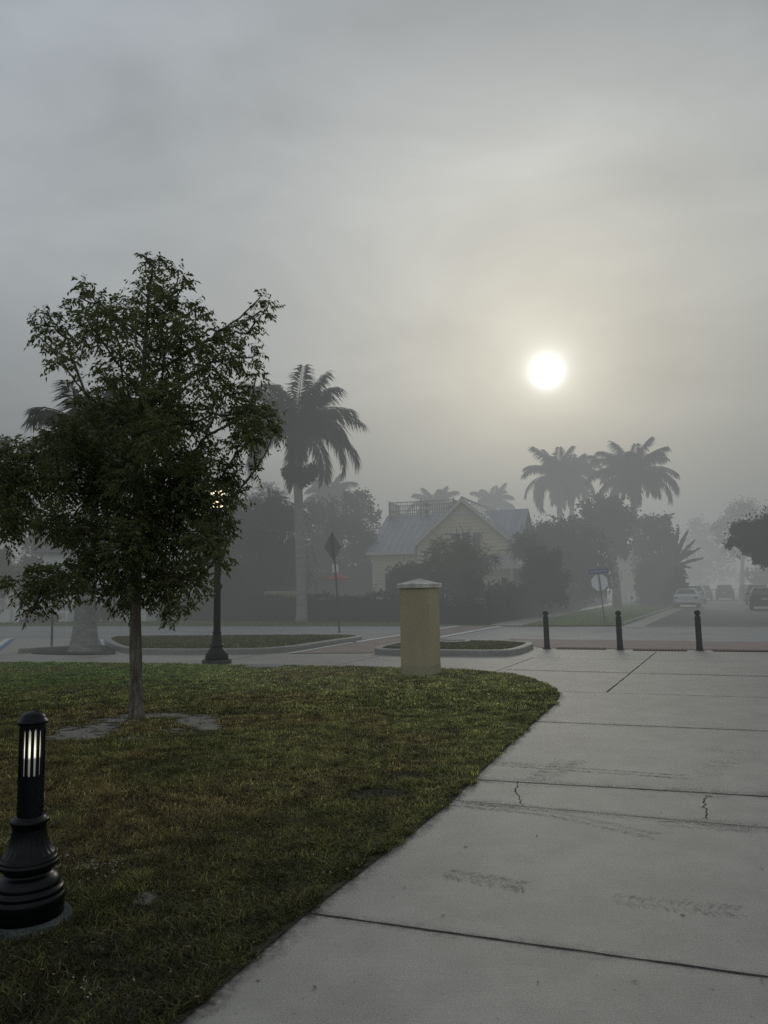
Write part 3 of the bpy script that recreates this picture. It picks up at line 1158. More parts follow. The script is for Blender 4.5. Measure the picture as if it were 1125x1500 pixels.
# ------------------------------------------------------------------ shade tree on the lawn
def tree_main():
    root = thing('shade_tree', 'bushy dark green shade tree growing from a bare soil ring on the lawn', 'tree', (TREE.x, TREE.y, 0))
    Y0 = TREE.y
    C = """225 385 13;214 376 8;238 396 12;222 408 18;205 425 14;240 425 18;262 403 11;272 420 10;250 440 16;215 450 30;245 470 34;
    120 416 11;132 432 13;116 436 9;145 442 11;62 466 12;56 492 13;78 478 16;98 455 12;100 496 26;82 520 19;128 470 16;138 492 28;165 470 28;190 452 26;150 458 18;108 530 13;112 560 8;
    200 500 40;240 522 40;172 532 26;262 490 34;290 470 18;286 452 12;300 500 24;318 486 12;380 437 8;392 451 6;382 456 11;373 470 11;364 488 15;345 486 15;330 510 25;352 522 20;310 530 28;374 522 11;376 548 11;
    280 560 34;318 568 20;350 575 13;372 575 13;150 598 28;118 602 18;180 622 34;100 640 24;80 650 18;130 662 34;60 680 24;20 672 20;10 700 24;38 712 28;88 712 34;26 760 24;4 790 14;8 740 20;150 722 40;200 682 40;240 640 34;
    200 742 45;250 700 40;288 680 28;278 742 40;300 790 28;318 770 20;322 736 18;240 792 40;182 802 40;122 782 36;80 772 26;140 832 30;190 852 30;240 850 30;282 848 24;308 830 16;268 882 15;250 898 9;236 880 18;100 842 24;62 850 22;30 858 18;14 856 9;60 880 17;46 896 8;150 872 13;112 868 10;
    370 602 24;396 616 17;366 632 22;402 634 9;350 650 16;330 690 20;374 688 8;345 724 18;312 655 14;300 640 12;345 612 14;325 810 12;
    -12 690 20;-14 735 18;316 704 9;205 575 24;235 600 26;246 574 22;190 590 20;215 632 28;270 622 22;160 562 18;288 608 18;312 606 11;180 560 22;225 552 26"""
    cl = []
    for s in C.replace('\n', '').split(';'):
        px, py, r = [float(x) for x in s.split()]
        dx = (px - 205) / 215.0
        dy = rnd.uniform(-1, 1) * 1.25 * math.sqrt(max(0.05, 1 - dx * dx))
        if r < 14:
            dy *= 0.6
        if py > 560 and r > 18:
            cl.append((px, py, r, dy))
            cl.append((px + rnd.uniform(-14, 14), py + rnd.uniform(-14, 14), r, -dy + rnd.uniform(-.3, .3)))
        else:
            cl.append((px, py, r, dy))
    clw = []
    for px, py, r, dy in cl:
        p = At(px, py, Y0 + dy)
        clw.append((p, r * (Y0 + dy) / FPX, r))
    trunk_px = [(200, 1055), (199.5, 1000), (198.5, 930), (198, 870), (201, 800), (203, 740), (205, 660), (208, 600), (211, 540), (214, 480), (219, 420), (224, 390)]
    rads = [0.092, 0.082, 0.076, 0.072, 0.068, 0.062, 0.054, 0.045, 0.034, 0.024, 0.014, 0.006]
    T = [At(x, y, Y0 + 0.03 * math.sin(i)) for i, (x, y) in enumerate(trunk_px)]
    T[0].z = -0.03
    mb = MB()
    # trunk with fine steps and root flare
    P, Rr = [], []
    for i in range(len(T) - 1):
        for k in range(4):
            u = k / 4
            P.append(T[i].lerp(T[i + 1], u))
            Rr.append((rads[i] * (1 - u) + rads[i + 1] * u) * (1 + rnd.uniform(-.04, .04)))
    P.append(T[-1])
    Rr.append(rads[-1])
    Rr[0] *= 1.35
    Rr[1] *= 1.1
    P = [p - Vector((TREE.x, TREE.y, 0)) for p in P]
    mb.tube(P, Rr, 14)
    mb.build('trunk', 'bark', root, smooth=True)
    # limbs: each clump hangs on the nearest lower node
    nodes = [(p, None, 0.0) for p in P[16:]]
    nbase = len(nodes)
    cs = sorted(range(len(clw)), key=lambda i: math.hypot(clw[i][0].x - TREE.x, clw[i][0].y - TREE.y))
    par = {}
    for i in cs:
        c = clw[i][0] - Vector((TREE.x, TREE.y, 0))
        best, bk = 1e9, 0
        for k, (p, _, pl) in enumerate(nodes):
            dd = (c - p).length
            hd = math.hypot(c.x - p.x, c.y - p.y)
            pen = max(0, p.z + 0.55 * hd - c.z) * 1.0
            cost = dd + 0.45 * pl + pen
            if cost < best and dd > 0.02:
                best, bk = cost, k
        nodes.append((c, bk, nodes[bk][2] + (c - nodes[bk][0]).length))
        par[len(nodes) - 1] = bk
    cnt = [0] * len(nodes)
    for k in range(len(nodes) - 1, nbase - 1, -1):
        cnt[k] += 1
        j = par[k]
        cnt[j] += cnt[k]
    mb = MB()
    for k in range(nbase, len(nodes)):
        c, j, _ = nodes[k]
        p = nodes[j][0]
        r1 = 0.0045 + 0.0055 * math.sqrt(cnt[k])
        r0 = min(0.035, r1 * 1.35)
        mid = p.lerp(c, 0.5) + Vector((rnd.uniform(-.05, .05), rnd.uniform(-.05, .05), rnd.uniform(-.09, -0.01)))
        pts = []
        for s in range(7):
            u = s / 6
            q = p * (1 - u) ** 2 + mid * 2 * u * (1 - u) + c * u * u
            pts.append(q + Vector((rnd.uniform(-1, 1), rnd.uniform(-1, 1), rnd.uniform(-1, 1))) * 0.008)
        mb.tube(pts, [r0 + (r1 - r0) * s / 6 for s in range(7)], 5)
    # twigs and leaves
    LP_, LA, LL, LW = [], [], [], []
    for (p, rw, rp) in clw:
        c = p - Vector((TREE.x, TREE.y, 0))
        nt_ = max(6, int(rp * rp * (0.046 if p.z > 4.0 else 0.072) + rp * 0.55))
        for sb in range(max(3, int(rp * 0.28))):
            d = Vector(rand_dirs(1)[0])
            d.z = abs(d.z) * 0.8 - 0.1
            e2 = c + d * rw * rnd.uniform(0.6, 1.0)
            mb.tube([c, c.lerp(e2, 0.5) + Vector((0, 0, 0.02)), e2], [0.0035, 0.0026, 0.0015], 4)
        for t in range(nt_):
            d = Vector(rand_dirs(1)[0])
            st = c + d * rw * rnd.uniform(0.2, 0.95)
            out = (d + Vector((0, 0, 0.35)) + Vector(rand_dirs(1)[0]) * 0.5).normalized()
            Lt = rnd.uniform(0.10, 0.2)
            nl = rnd.randint(6, 10)
            pv = st
            for q in range(nl):
                u = (q + 1) / nl
                tp = st + out * Lt * u + Vector((0, 0, -0.05 * u * u))
                side = out.cross(Vector((0, 0, 1)))
                if side.length < 0.1:
                    side = Vector((1, 0, 0))
                side.normalize()
                sg = 1 if q % 2 else -1
                ax = side * sg * 0.75 + out * 0.5 + Vector((rnd.uniform(-.3, .3), rnd.uniform(-.3, .3), rnd.uniform(-1.0, 0.05)))
                LP_.append(tp)
                LA.append(ax)
                LL.append(rnd.uniform(0.05, 0.088))
                LW.append(rnd.uniform(0.023, 0.037))
            mb.tube([st, st + out * Lt * 0.5, st + out * Lt + Vector((0, 0, -0.05))], [0.0016, 0.0013, 0.0008], 3)
    mb.build('branches', 'bark', root, smooth=True)
    n = len(LP_)
    V, Q = leaf_quads(np.array(LP_), np.array(LA), nrmz(rand_dirs(n) + np.array([0, 0, 0.7])), LL, LW, 0.18)
    np_mesh('crown', V, Q, 'tree_leaf', root)
    return n


nleaf = tree_main()


# ------------------------------------------------------------------ generic trees behind
def leafcloud(cl, base, k=1.0, L=0.2, hang=0.0, flat=0.0):
    """cl: (centre Vector, radius, photo radius) -> arrays of leaves in coordinates relative to base"""
    PP, AA, LLs = [], [], []
    for (c, r, rp) in cl:
        n = int(max(40, rp * rp * 2.6 * k))
        ns = max(6, int(rp * 0.8))
        sub = rand_dirs(ns) * (r * rng.uniform(0.35, 0.95, (ns, 1)))
        idx = rng.integers(0, ns, n)
        off = sub[idx] + rng.normal(size=(n, 3)) * r * rng.choice([0.2, 0.27, 0.4], (n, 1))
        P = np.array(c - base) + off
        A = rand_dirs(n) * (1 - hang) + np.array([0, 0, -1.0]) * hang + nrmz(off) * 0.4
        PP.append(P)
        AA.append(A)
        LLs.append(rng.uniform(0.7, 1.5, n) * L)
    P, A, Ls = np.concatenate(PP), np.concatenate(AA), np.concatenate(LLs)
    keep = P[:, 2] > 0.05
    P, A, Ls = P[keep], A[keep], Ls[keep]
    return P, A, Ls


def fogtree(name, label, cat, D, base_px, cl_px, mat='foliage_dark', L=0.2, k=1.0, hang=0.1, width=0.5, depth=1.0, group=None, trunk_r=0.16, trunk=True, bx=None):
    cl = []
    for (x, y, r) in cl_px:
        dd = D + rnd.uniform(-1, 1) * depth
        cl.append((At(x, y, dd), r * dd / FPX, r))
    g = At(base_px, 860, D)
    base = Vector((g.x, g.y, 0))
    root = thing(name, label, cat, base, 0, group)
    P, A, Ls = leafcloud(cl, base, k, L, hang)
    V, Q = leaf_quads(P, A, rand_dirs(len(P)), Ls, Ls * width, 0.1)
    np_mesh('crown', V, Q, mat, root)
    if trunk:
        cen = sum((c for c, _, _ in cl), Vector()) / len(cl) - base
        fork = Vector((cen.x * 0.4, cen.y * 0.4, max(0.6, min(c.z - base.z for c, _, _ in cl) * 0.8)))
        mb = MB()
        mb.tube([(0, 0, -0.1), fork * 0.5 + Vector((0.08, 0, 0)), fork], [trunk_r * 1.25, trunk_r, trunk_r * 0.85], 8)
        for (c, r, rp) in cl:
            e = c - base
            m_ = fork.lerp(e, 0.5) + Vector((rnd.uniform(-.2, .2), 0, rnd.uniform(-.1, .3)))
            mb.tube([fork * 0.97, m_, e], [trunk_r * 0.55, trunk_r * 0.33, trunk_r * 0.1], 5)
        mb.build('trunk', 'bg_bark', root, smooth=True)
    return root


def grid_cl(x0, x1, y0, y1, n, r, topfn=None):
    out = []
    for i in range(n):
        x = rnd.uniform(x0, x1)
        y = rnd.uniform(y0, y1)
        if topfn and y < topfn(x):
            y = topfn(x) + rnd.uniform(0, 10)
        out.append((x, y, r * rnd.uniform(0.7, 1.25)))
    return out


# left mass behind the hedge
fogtree('weeping_tree', 'broad dense weeping tree behind the hedge left of the tall palm trunk', 'tree', 47, 385,
        [(350, 760, 26), (330, 790, 26), (375, 748, 22), (402, 744, 20), (425, 755, 22), (395, 780, 34), (355, 820, 32), (420, 800, 30), (400, 830, 32), (335, 835, 28), (375, 860, 28), (425, 850, 26), (318, 760, 14), (310, 800, 20), (345, 866, 24), (310, 850, 24), (345, 740, 12), (412, 736, 10)],
        'foliage_mid', L=0.34, k=0.8, hang=0.5, width=0.22, depth=2.2)
fogtree('broadleaf_tree', 'rounded leafy tree behind the hedge right of the tall palm trunk', 'tree', 57, 500,
        [(462, 748, 18), (480, 742, 16), (470, 780, 26), (500, 775, 26), (460, 820, 26), (495, 815, 28), (525, 800, 24), (540, 830, 24), (520, 850, 26), (470, 860, 26), (500, 760, 18), (535, 785, 14), (550, 860, 20), (452, 765, 14), (545, 805, 12)],
        'foliage_dark', L=0.26, k=0.95, hang=0.35, width=0.35, depth=1.6)
fogtree('airy_tree', 'open airy tree rising above the foliage left of the blue roof', 'tree', 62, 527,
        [(520, 727, 12), (512, 740, 14), (530, 738, 15), (540, 752, 12), (525, 756, 14), (548, 765, 9), (508, 722, 7), (535, 725, 7), (552, 752, 6), (540, 780, 10), (515, 770, 12)],
        'foliage_mid', L=0.24, k=0.75, hang=0.1, depth=1.5, trunk_r=0.14)
fogtree('distant_tree', 'pale fogged treetop showing past the left side of the tall palm trunk', 'tree', 92, 398,
        [(392, 722, 14), (405, 730, 12), (378, 732, 12), (415, 738, 9)], 'foliage_mid', L=0.35, k=1.0, depth=2)
fogtree('garden_shrub', 'feathery low shrub at the foot of the weeping tree by the lamp post', 'shrub', 44.5, 338,
        [(335, 845, 16), (350, 862, 15), (325, 868, 16), (340, 830, 9), (358, 875, 12), (330, 885, 16), (352, 888, 12)], 'foliage_mid', L=0.42, k=0.7, hang=0.2, width=0.14, depth=.5, trunk_r=0.05)
# left edge
fogtree('pale_tree', 'yellowish green tree at the left edge behind the white house steps', 'tree', 52, 5,
        [(0, 845, 18), (14, 838, 13), (-10, 825, 20), (8, 862, 16), (20, 858, 9), (-15, 860, 22), (4, 818, 12)], 'foliage_pale', L=0.22, k=1.0, depth=1)
fogtree('dark_conifer', 'dark narrow cone of foliage between the pale tree and the white house', 'tree', 58, 48,
        [(46, 800, 14), (50, 830, 18), (44, 850, 20), (55, 865, 18), (48, 775, 9), (36, 872, 16), (60, 845, 14), (64, 800, 12), (70, 780, 12)], 'foliage_dark', L=0.24, k=1.2, depth=1)

# behind the pier: palms' understory and house planting
fogtree('areca_palm', 'feathery clump of areca palms before the tan gable', 'palm', 41.5, 672,
        [(650, 812, 18), (672, 803, 18), (695, 808, 16), (640, 830, 16), (712, 818, 12), (665, 828, 22), (690, 832, 20), (655, 850, 16), (680, 856, 18), (700, 850, 14), (630, 815, 8), (676, 792, 9), (722, 812, 5)],
        'foliage_pale', L=0.62, k=0.40, hang=0.35, width=0.085, depth=.9, trunk_r=0.07)
fogtree('garden_bush', 'rounded bush under the blue roof just left of the yellow pier top', 'shrub', 43, 600,
        [(585, 842, 13), (600, 836, 14), (618, 842, 13), (575, 852, 9), (605, 855, 16), (628, 852, 12), (590, 862, 14), (615, 868, 14), (572, 866, 10), (640, 866, 10)], 'foliage_mid', L=0.2, k=1.0, depth=.7, trunk_r=0.06)
fogtree('twiggy_shrub', 'thin twiggy shrub inside the iron fence before the areca clump', 'shrub', 39, 695,
        [(690, 845, 9), (700, 852, 8), (684, 858, 8), (704, 866, 8), (692, 872, 9)], 'foliage_dark', L=0.14, k=0.9, depth=.3, trunk_r=0.03)

# right mass
fogtree('spreading_tree', 'wide low tree with a ragged crown between the house and the two palms', 'tree', 53, 820,
        [(786, 790, 20), (812, 780, 24), (842, 782, 24), (800, 806, 26), (830, 805, 26), (862, 800, 24), (775, 815, 18), (850, 828, 26), (815, 832, 26), (785, 840, 24), (872, 830, 22), (762, 800, 9), (800, 862, 22), (835, 858, 24), (862, 856, 22), (764, 850, 16), (770, 872, 14), (748, 842, 10), (880, 850, 18), (758, 790, 7)],
        'foliage_dark', L=0.25, k=0.95, hang=0.15, depth=2.0)
fogtree('leaning_tree', 'small dark tree between the trunks of the right hand palms', 'tree', 60, 903,
        [(882, 742, 16), (866, 752, 12), (895, 760, 20), (875, 772, 16), (905, 785, 20), (915, 760, 15), (900, 740, 12), (860, 740, 8), (915, 805, 12), (888, 792, 10)],
        'foliage_dark', L=0.32, k=0.95, depth=1.5, trunk_r=0.3)
fogtree('ficus_tree', 'solid dark ficus column right of the palm trunk beside the side street', 'tree', 64, 962,
        [(952, 770, 14), (968, 778, 14), (945, 795, 16), (968, 800, 18), (978, 820, 16), (952, 825, 18), (968, 845, 20), (950, 855, 18), (984, 845, 12), (960, 872, 14), (978, 868, 14), (950, 875, 12), (940, 765, 8), (975, 762, 8), (988, 830, 8), (946, 842, 12)],
        'foliage_dark', L=0.30, k=1.2, hang=0.1, depth=1.6)
fogtree('street_tree', 'dark leaning tree crown reaching in from the right edge over parked cars', 'tree', 40, 1165,
        [(1085, 772, 12), (1098, 782, 15), (1078, 790, 9), (1112, 775, 16), (1118, 795, 18), (1095, 800, 12), (1108, 812, 12), (1130, 810, 18), (1140, 780, 26), (1150, 760, 24), (1165, 790, 28), (1185, 770, 28), (1122, 820, 9), (1075, 778, 5), (1070, 797, 5), (1128, 764, 10)],
        'foliage_dark', L=0.17, k=1.6, depth=1.2, trunk_r=0.2)
fogtree('far_street_tree', 'tall fogged tree behind the dark one at the right edge', 'tree', 112, 1085,
        [(1090, 745, 14), (1075, 752, 13), (1105, 752, 13), (1118, 762, 14), (1062, 765, 12), (1052, 775, 11), (1080, 772, 14), (1135, 750, 16), (1058, 790, 10), (1075, 790, 13), (1100, 780, 14), (1068, 808, 12), (1090, 740, 6), (1150, 760, 20), (1125, 780, 14)],
        'foliage_mid', L=0.34, k=1.0, depth=3, trunk_r=0.3)
fogtree('far_street_tree', 'faint grey tree fading out over the far end of the side street', 'tree', 150, 1022,
        [(1022, 770, 14), (1035, 785, 14), (1012, 790, 12), (1028, 808, 16), (1045, 810, 14), (1020, 828, 14), (1040, 832, 14), (1055, 825, 10), (1008, 812, 9), (1000, 840, 10), (1025, 845, 12)],
        'foliage_mid', L=0.5, k=0.8, depth=4, trunk_r=0.35)
fogtree('far_street_tree', 'fogged low tree behind the parked cars on the right kerb', 'tree', 98, 1122,
        [(1112, 838, 10), (1122, 830, 10), (1105, 848, 9), (1118, 852, 10), (1132, 842, 12), (1098, 838, 6), (1140, 828, 12), (1126, 815, 9)],
        'foliage_mid', L=0.3, k=0.9, depth=2, trunk_r=0.2)
fogtree('far_street_tree', 'very faint treetop between the far street tree and the ficus', 'tree', 170, 995,
        [(985, 860, 9), (1000, 855, 9), (1012, 850, 9), (1060, 845, 9), (1072, 838, 9), (1086, 846, 8)], 'foliage_mid', L=0.5, k=0.8, depth=4, trunk_r=0.3)

# banana clump with torn paddles
D = 62
g = At(990, 860, D)
ban = thing('banana_plant', 'clump of upright banana leaves beside the ficus at the street corner', 'plant', (g.x, g.y, 0))
mb = MB()
stalk = MB()
for (bx_, by_, tx, ty, w) in ((985, 815, 994, 765, 9), (988, 815, 1008, 770, 8), (992, 818, 1018, 785, 7), (992, 822, 1026, 796, 6), (995, 825, 1030, 812, 6), (990, 830, 1004, 846, 6),
                              (984, 812, 978, 768, 8), (992, 820, 1012, 800, 8), (990, 826, 1012, 826, 6), (988, 820, 1000, 790, 8), (986, 812, 986, 775, 8)):
    a = At(bx_, by_, D + rnd.uniform(-.6, .6)) - Vector((g.x, g.y, 0))
    b_ = At(tx, ty, D + rnd.uniform(-1.2, 1.2)) - Vector((g.x, g.y, 0))
    ax = b_ - a
    s = ax.cross(Vector((0, 1, 0.2))).normalized() * (w * D / FPX / 2)
    prev = None
    for j in range(9):
        u = j / 8
        c = a + ax * u + Vector((0, 0, -0.25 * u * u))
        ww = (math.sin(math.pi * min(0.97, 0.08 + u * 0.9)) ** 0.7) * (1 if j % 2 else 0.72)
        row = [c - s * ww + Vector((0, 0, -0.1)), c, c + s * ww + Vector((0, 0, -0.1))]
        if prev:
            mb.add(prev + row, [(0, 1, 4, 3), (1, 2, 5, 4)])
        prev = row
    stalk.tube([(0, 0, 0), a * 0.6, a], [0.12, 0.09, 0.05], 6)
for (tx, ty) in ((1002, 850), (994, 862), (984, 850), (996, 872), (988, 868)):
    pass
mb.build('leaves', 'foliage_mid', ban)
stalk.build('stems', 'bg_bark', ban, smooth=True)
fogtree('corner_shrub', 'low leafy shrub under the banana leaves at the street corner', 'shrub', 60, 990,
        [(985, 860, 10), (995, 868, 9), (988, 848, 9), (998, 852, 7), (982, 874, 9), (994, 838, 7)], 'foliage_dark', L=0.3, k=1.0, depth=.8, trunk_r=0.06)


# ------------------------------------------------------------------ royal palms
def palm(name, label, base, zshaft, zcrown, L, n, seed, r0=0.36, r1=0.24, flare=1.5, fruit=False, group='royal palms', lean=(0, 0), lw=0.05, lean_shaft=1.0, fl=0.75):
    rr = random.Random(seed)
    root = thing(name, label, 'palm', base, 0, group)
    prof = [(0.0, -0.1)]
    H = zshaft
    P, Rr = [], []
    for i in range(22):
        u = i / 21
        z = -0.1 + (H + 0.1) * u
        bulge = 1 + 0.18 * math.sin(math.pi * min(1, u * 1.15))
        r_ = (r0 * (1 - u) + r1 * u) * bulge
        r_ *= 1 + (flare - 1) * math.exp(-z / 0.55)
        P.append((lean[0] * u * u, lean[1] * u * u, z))
        Rr.append(r_)
    mb = MB()
    mb.tube(P, Rr, 14)
    mb.build('trunk', 'palm_bark', root, smooth=True)
    top = Vector((lean[0], lean[1], zcrown))
    mb = MB()
    mb.tube([(lean[0], lean[1], zshaft - .02), (lean[0], lean[1], zshaft + 0.3 * (zcrown - zshaft)), (lean[0], lean[1], zcrown), (lean[0], lean[1], zcrown + 0.5)], [r1 * 1.08, r1 * 1.0, r1 * 0.62, r1 * 0.3], 12)
    mb.build('crownshaft', 'crownshaft', root, smooth=True)
    PP, AA, NN, LL, WW = [], [], [], [], []
    mb = MB()
    for i in range(n):
        t = (i + 0.5) / n
        az = R(137.5 * i + rr.uniform(-14, 14))
        el = R(80 - 80 * t ** 0.9 + rr.uniform(-8, 5))
        bend = R(28 + 90 * t ** 0.65 + rr.uniform(-12, 12))
        Lf = L * rr.uniform(0.88, 1.08) * (0.8 + 0.25 * min(1, 3 * t))
        h = Vector((math.cos(az), math.sin(az), 0))
        sd = Vector((-h.y, h.x, 0))
        ns = 18
        p = top + Vector((0, 0, 0.25 * (1 - t)))
        pts, tans = [p.copy()], []
        for s in range(ns):
            u = (s + 0.5) / ns
            a = el - bend * u ** 1.25
            tn = h * math.cos(a) + Vector((0, 0, math.sin(a)))
            p = p + tn * (Lf / ns)
            pts.append(p.copy())
            tans.append(tn)
        mb.tube(pts, [0.045 * (1 - 0.85 * k / ns) for k in range(ns + 1)], 5)
        m_ = 110
        for j in range(m_):
            u = 0.07 + 0.92 * j / (m_ - 1)
            fi = min(ns - 1e-6, u * ns)
            k = int(fi)
            q = pts[k].lerp(pts[k + 1], fi - k)
            tn = tans[k]
            nm = sd.cross(tn)
            ll = fl * 1.15 * (math.sin(math.pi * (0.12 + 0.76 * u)) ** 0.5) * rr.uniform(0.8, 1.1)
            for sg in (-1, 1):
                ax = tn * (0.45 + 0.6 * u) + sd * sg * rr.uniform(0.55, 0.95) + nm * rr.uniform(-0.35, 0.5) + Vector((0, 0, -0.50))
                PP.append(q)
                AA.append(ax)
                NN.append(nm + sd * rr.uniform(-.4, .4))
                LL.append(ll)
                WW.append(lw * rr.uniform(1.1, 1.6))
    mb.build('fronds', 'palm_leaf', root, smooth=True)
    PP, AA, NN = np.array(PP), np.array(AA), np.array(NN)
    V, Q = leaf_quads(PP, AA, NN, LL, WW, 0.30)
    np_mesh('crown', V, Q, 'palm_leaf', root)
    if fruit:
        for (dx, dz, sx_, sz_) in ((-0.62, 0.0, 0.42, 0.40), (-0.35, -0.15, 0.35, 0.45), (0.12, -0.25, 0.42, 0.62), (0.62, 0.0, 0.28, 0.5)):
            n_ = 700
            d = rand_dirs(n_) * np.array([sx_, 0.4, sz_]) * (rng.random((n_, 1)) ** 0.35)
            c = np.array([dx, -0.25, zshaft + 0.3 + dz])
            V, Q = leaf_quads(c + d, rand_dirs(n_) + np.array([0, 0, -0.5]), rand_dirs(n_), np.full(n_, 0.16), np.full(n_, 0.10))
            np_mesh('fruit_cluster', V, Q, 'palm_fruit', root)
    return root


def gp(px, D):
    p = At(px, 860, D)
    return (p.x, p.y, 0)


def zat(px, py, D):
    return At(px, py, D).z


D = 41
palm('royal_palm', 'tall royal palm with fruit clusters under its crown before the hedge', gp(442, D), zat(440, 700, D), zat(438, 628, D), 3.85, 28, 5, r0=0.24, r1=0.235, flare=1.5, fruit=True, lean=(-0.22, 0), lw=0.06, fl=0.95)
D = 22.3
palm('royal_palm', 'royal palm with a wide flared grey trunk half hidden behind the lawn tree', gp(126, D), zat(126, 745, D), zat(120, 650, D), 2.15, 20, 8, r0=0.27, r1=0.15, flare=1.75, lw=0.04, fl=0.6)
D = 71
palm('royal_palm', 'royal palm standing nearest the side street right of the pair', gp(937, D), zat(935, 745, D), zat(932, 697, D), 4.5, 29, 13, r0=0.3, r1=0.26, flare=1.3, lw=0.09, fl=0.95, lean=(-.2, 0))
D = 80
palm('royal_palm', 'left palm of the close pair below the sun', gp(824, D), zat(822, 752, D), zat(820, 700, D), 4.4, 26, 19, r0=0.3, r1=0.27, flare=1.2, lw=0.09, fl=0.95)
D = 83
palm('royal_palm', 'right palm of the close pair below the sun', gp(842, D), zat(843, 742, D), zat(850, 698, D), 3.7, 17, 27, r0=0.28, r1=0.25, flare=1.2, lw=0.09, fl=0.9)
D = 100
palm('royal_palm', 'faint palm crown showing above the roof deck railing', gp(640, D), zat(640, 750, D), zat(641, 741, D), 3.6, 18, 33, r0=0.3, r1=0.25, flare=1.2, lw=0.11, fl=0.9)
D = 108
palm('royal_palm', 'faint palm crown showing right of the gable peak', gp(726, D), zat(726, 748, D), zat(726, 738, D), 3.6, 16, 41, r0=0.3, r1=0.25, flare=1.2, lw=0.11, fl=0.9)
D = 84
palm('royal_palm', 'faint palm crown behind the trees right of the tall palm trunk', gp(482, D), zat(482, 738, D), zat(482, 728, D), 3.6, 18, 47, r0=0.3, r1=0.25, flare=1.2, lw=0.09, fl=0.9)
D = 30
palm('royal_palm', 'grey hanging palm crown at the left edge behind the lawn tree', gp(-30, D), zat(-30, 770, D), zat(-30, 722, D), 2.5, 14, 55, r0=0.22, r1=0.16, flare=1.3, lw=0.05, fl=0.6)

fogtree('garden_tree', 'dark rounded garden tree hiding the right end of the porch', 'tree', 42.5, 790,
        [(788, 812, 13), (800, 826, 15), (786, 838, 14), (806, 846, 15), (782, 858, 13), (800, 866, 15), (820, 850, 14), (770, 866, 11), (816, 872, 12), (776, 826, 8), (812, 816, 10), (776, 846, 9)], 'foliage_dark', L=0.2, k=1.0, depth=.8, trunk_r=0.1)
fogtree('porch_shrub', 'low dark shrubs massed under the porch railing', 'shrub', 40.2, 738,
        [(724, 862, 9), (735, 868, 10), (748, 864, 10), (760, 866, 10), (728, 876, 10), (752, 876, 10), (742, 856, 6)], 'foliage_dark', L=0.16, k=1.0, depth=.4, trunk_r=0.04)
# broad short palm fronds in front of the porch
fogtree('fan_palm', 'short palm with drooping dark fronds before the porch roof', 'palm', 46, 772,
        [(760, 792, 9), (772, 786, 9), (785, 795, 9), (755, 806, 6), (768, 802, 9), (780, 812, 9), (792, 806, 8)], 'foliage_dark', L=0.5, k=0.6, hang=0.45, width=0.12, depth=.5, trunk_r=0.1)


# ------------------------------------------------------------------ hedges and fences
def hedge(name, label, p, q, h, w, k=260, mat='hedge_leaf', L=0.10, bump=0.0):
    a, b = Vector(p), Vector(q)
    a.z = b.z = 0
    d = b - a
    Ln = d.length
    t = d / Ln
    s = Vector((-t.y, t.x, 0))
    root = thing(name, label, 'hedge', a)
    mb = MB()
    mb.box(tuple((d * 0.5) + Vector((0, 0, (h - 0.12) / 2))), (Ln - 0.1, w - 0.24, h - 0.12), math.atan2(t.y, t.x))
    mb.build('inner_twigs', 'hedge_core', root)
    n = int(Ln * (h + w) * k)
    u = rng.random(n) * Ln
    per = rng.random(n) * (2 * h + w)
    y = np.where(per < h, -w / 2, np.where(per < h + w, per - h - w / 2, w / 2))
    z = np.where(per < h, per, np.where(per < h + w, h, 2 * h + w - per))
    wv = 0.07 * np.sin(u * 1.7) + 0.05 * np.sin(u * 4.1 + 1)
    z = z * (1 + (wv + bump * vnoise(u, u * 0, 3, 1.5)) * (z > 0.3))
    pts = np.array([t.x, t.y, 0]) * u[:, None] + np.array([s.x, s.y, 0]) * y[:, None] + np.array([0, 0, 1.0]) * z[:, None]
    pts += rng.normal(size=(n, 3)) * 0.06
    V, Q = leaf_quads(pts, rand_dirs(n) + np.array([0, -0.5, 0.4]), rand_dirs(n), rng.uniform(.7, 1.3, n) * L * 1.6, np.full(n, L * 0.8))
    np_mesh('leaves', V, Q, mat, root)
    return root


hL0, hL1 = G(215, 909.2), G(648, 911.5)
hedge('clipped_hedge', 'long clipped dark hedge along the grass strip behind the tall palm', hL0, hL1, 1.28, 1.0)
hR0, hR1 = G(722, 912.5), G(880, 884)
hR0 = hR0 + Vector((0.3, 1.0, 0))
hedge('clipped_hedge', 'clipped hedge running back beside the front walk right of the iron fence', hR0, hR1, 1.35, 1.2, k=200)


hS0, hS1 = At(262, 862, 63), At(585, 862, 60)
hedge('overgrown_hedge', 'tall unclipped screen of shrubs deep behind the parasol and the weeping tree', hS0, hS1, 3.2, 1.6, k=70, L=0.26, bump=0.4)


def picket_fence(name, label, p, q, h, gap=0.13, posts=True):
    a, b = Vector(p), Vector(q)
    a.z = b.z = 0
    d = b - a
    Ln = d.length
    ang = math.atan2(d.y, d.x)
    root = thing(name, label, 'fence', a, ang)
    np_ = max(2, int(Ln / 2.4) + 1)
    for i in range(np_):
        mb = MB()
        x = Ln * i / (np_ - 1)
        mb.box((x, 0, h * 0.53), (0.09, 0.09, h * 1.06))
        mb.lathe([(0.02, 0), (0.055, 0.05), (0.02, 0.11)], (x, 0, h * 1.06), 8)
        mb.build('post', 'iron', root)
    for z in (0.12, h * 0.80, h * 0.90):
        mb = MB()
        mb.box((Ln / 2, 0, z), (Ln, 0.035, 0.04))
        mb.build('rail', 'iron', root)
    mb = MB()
    n = int(Ln / gap)
    for i in range(1, n):
        x = Ln * i / n
        mb.box((x, 0, h * 0.5), (0.026, 0.026, h * 0.96))
        mb.lathe([(0.022, 0), (0.004, 0.07)], (x, 0, h * 0.98), 4)
    mb.build('pickets', 'iron', root)
    return root


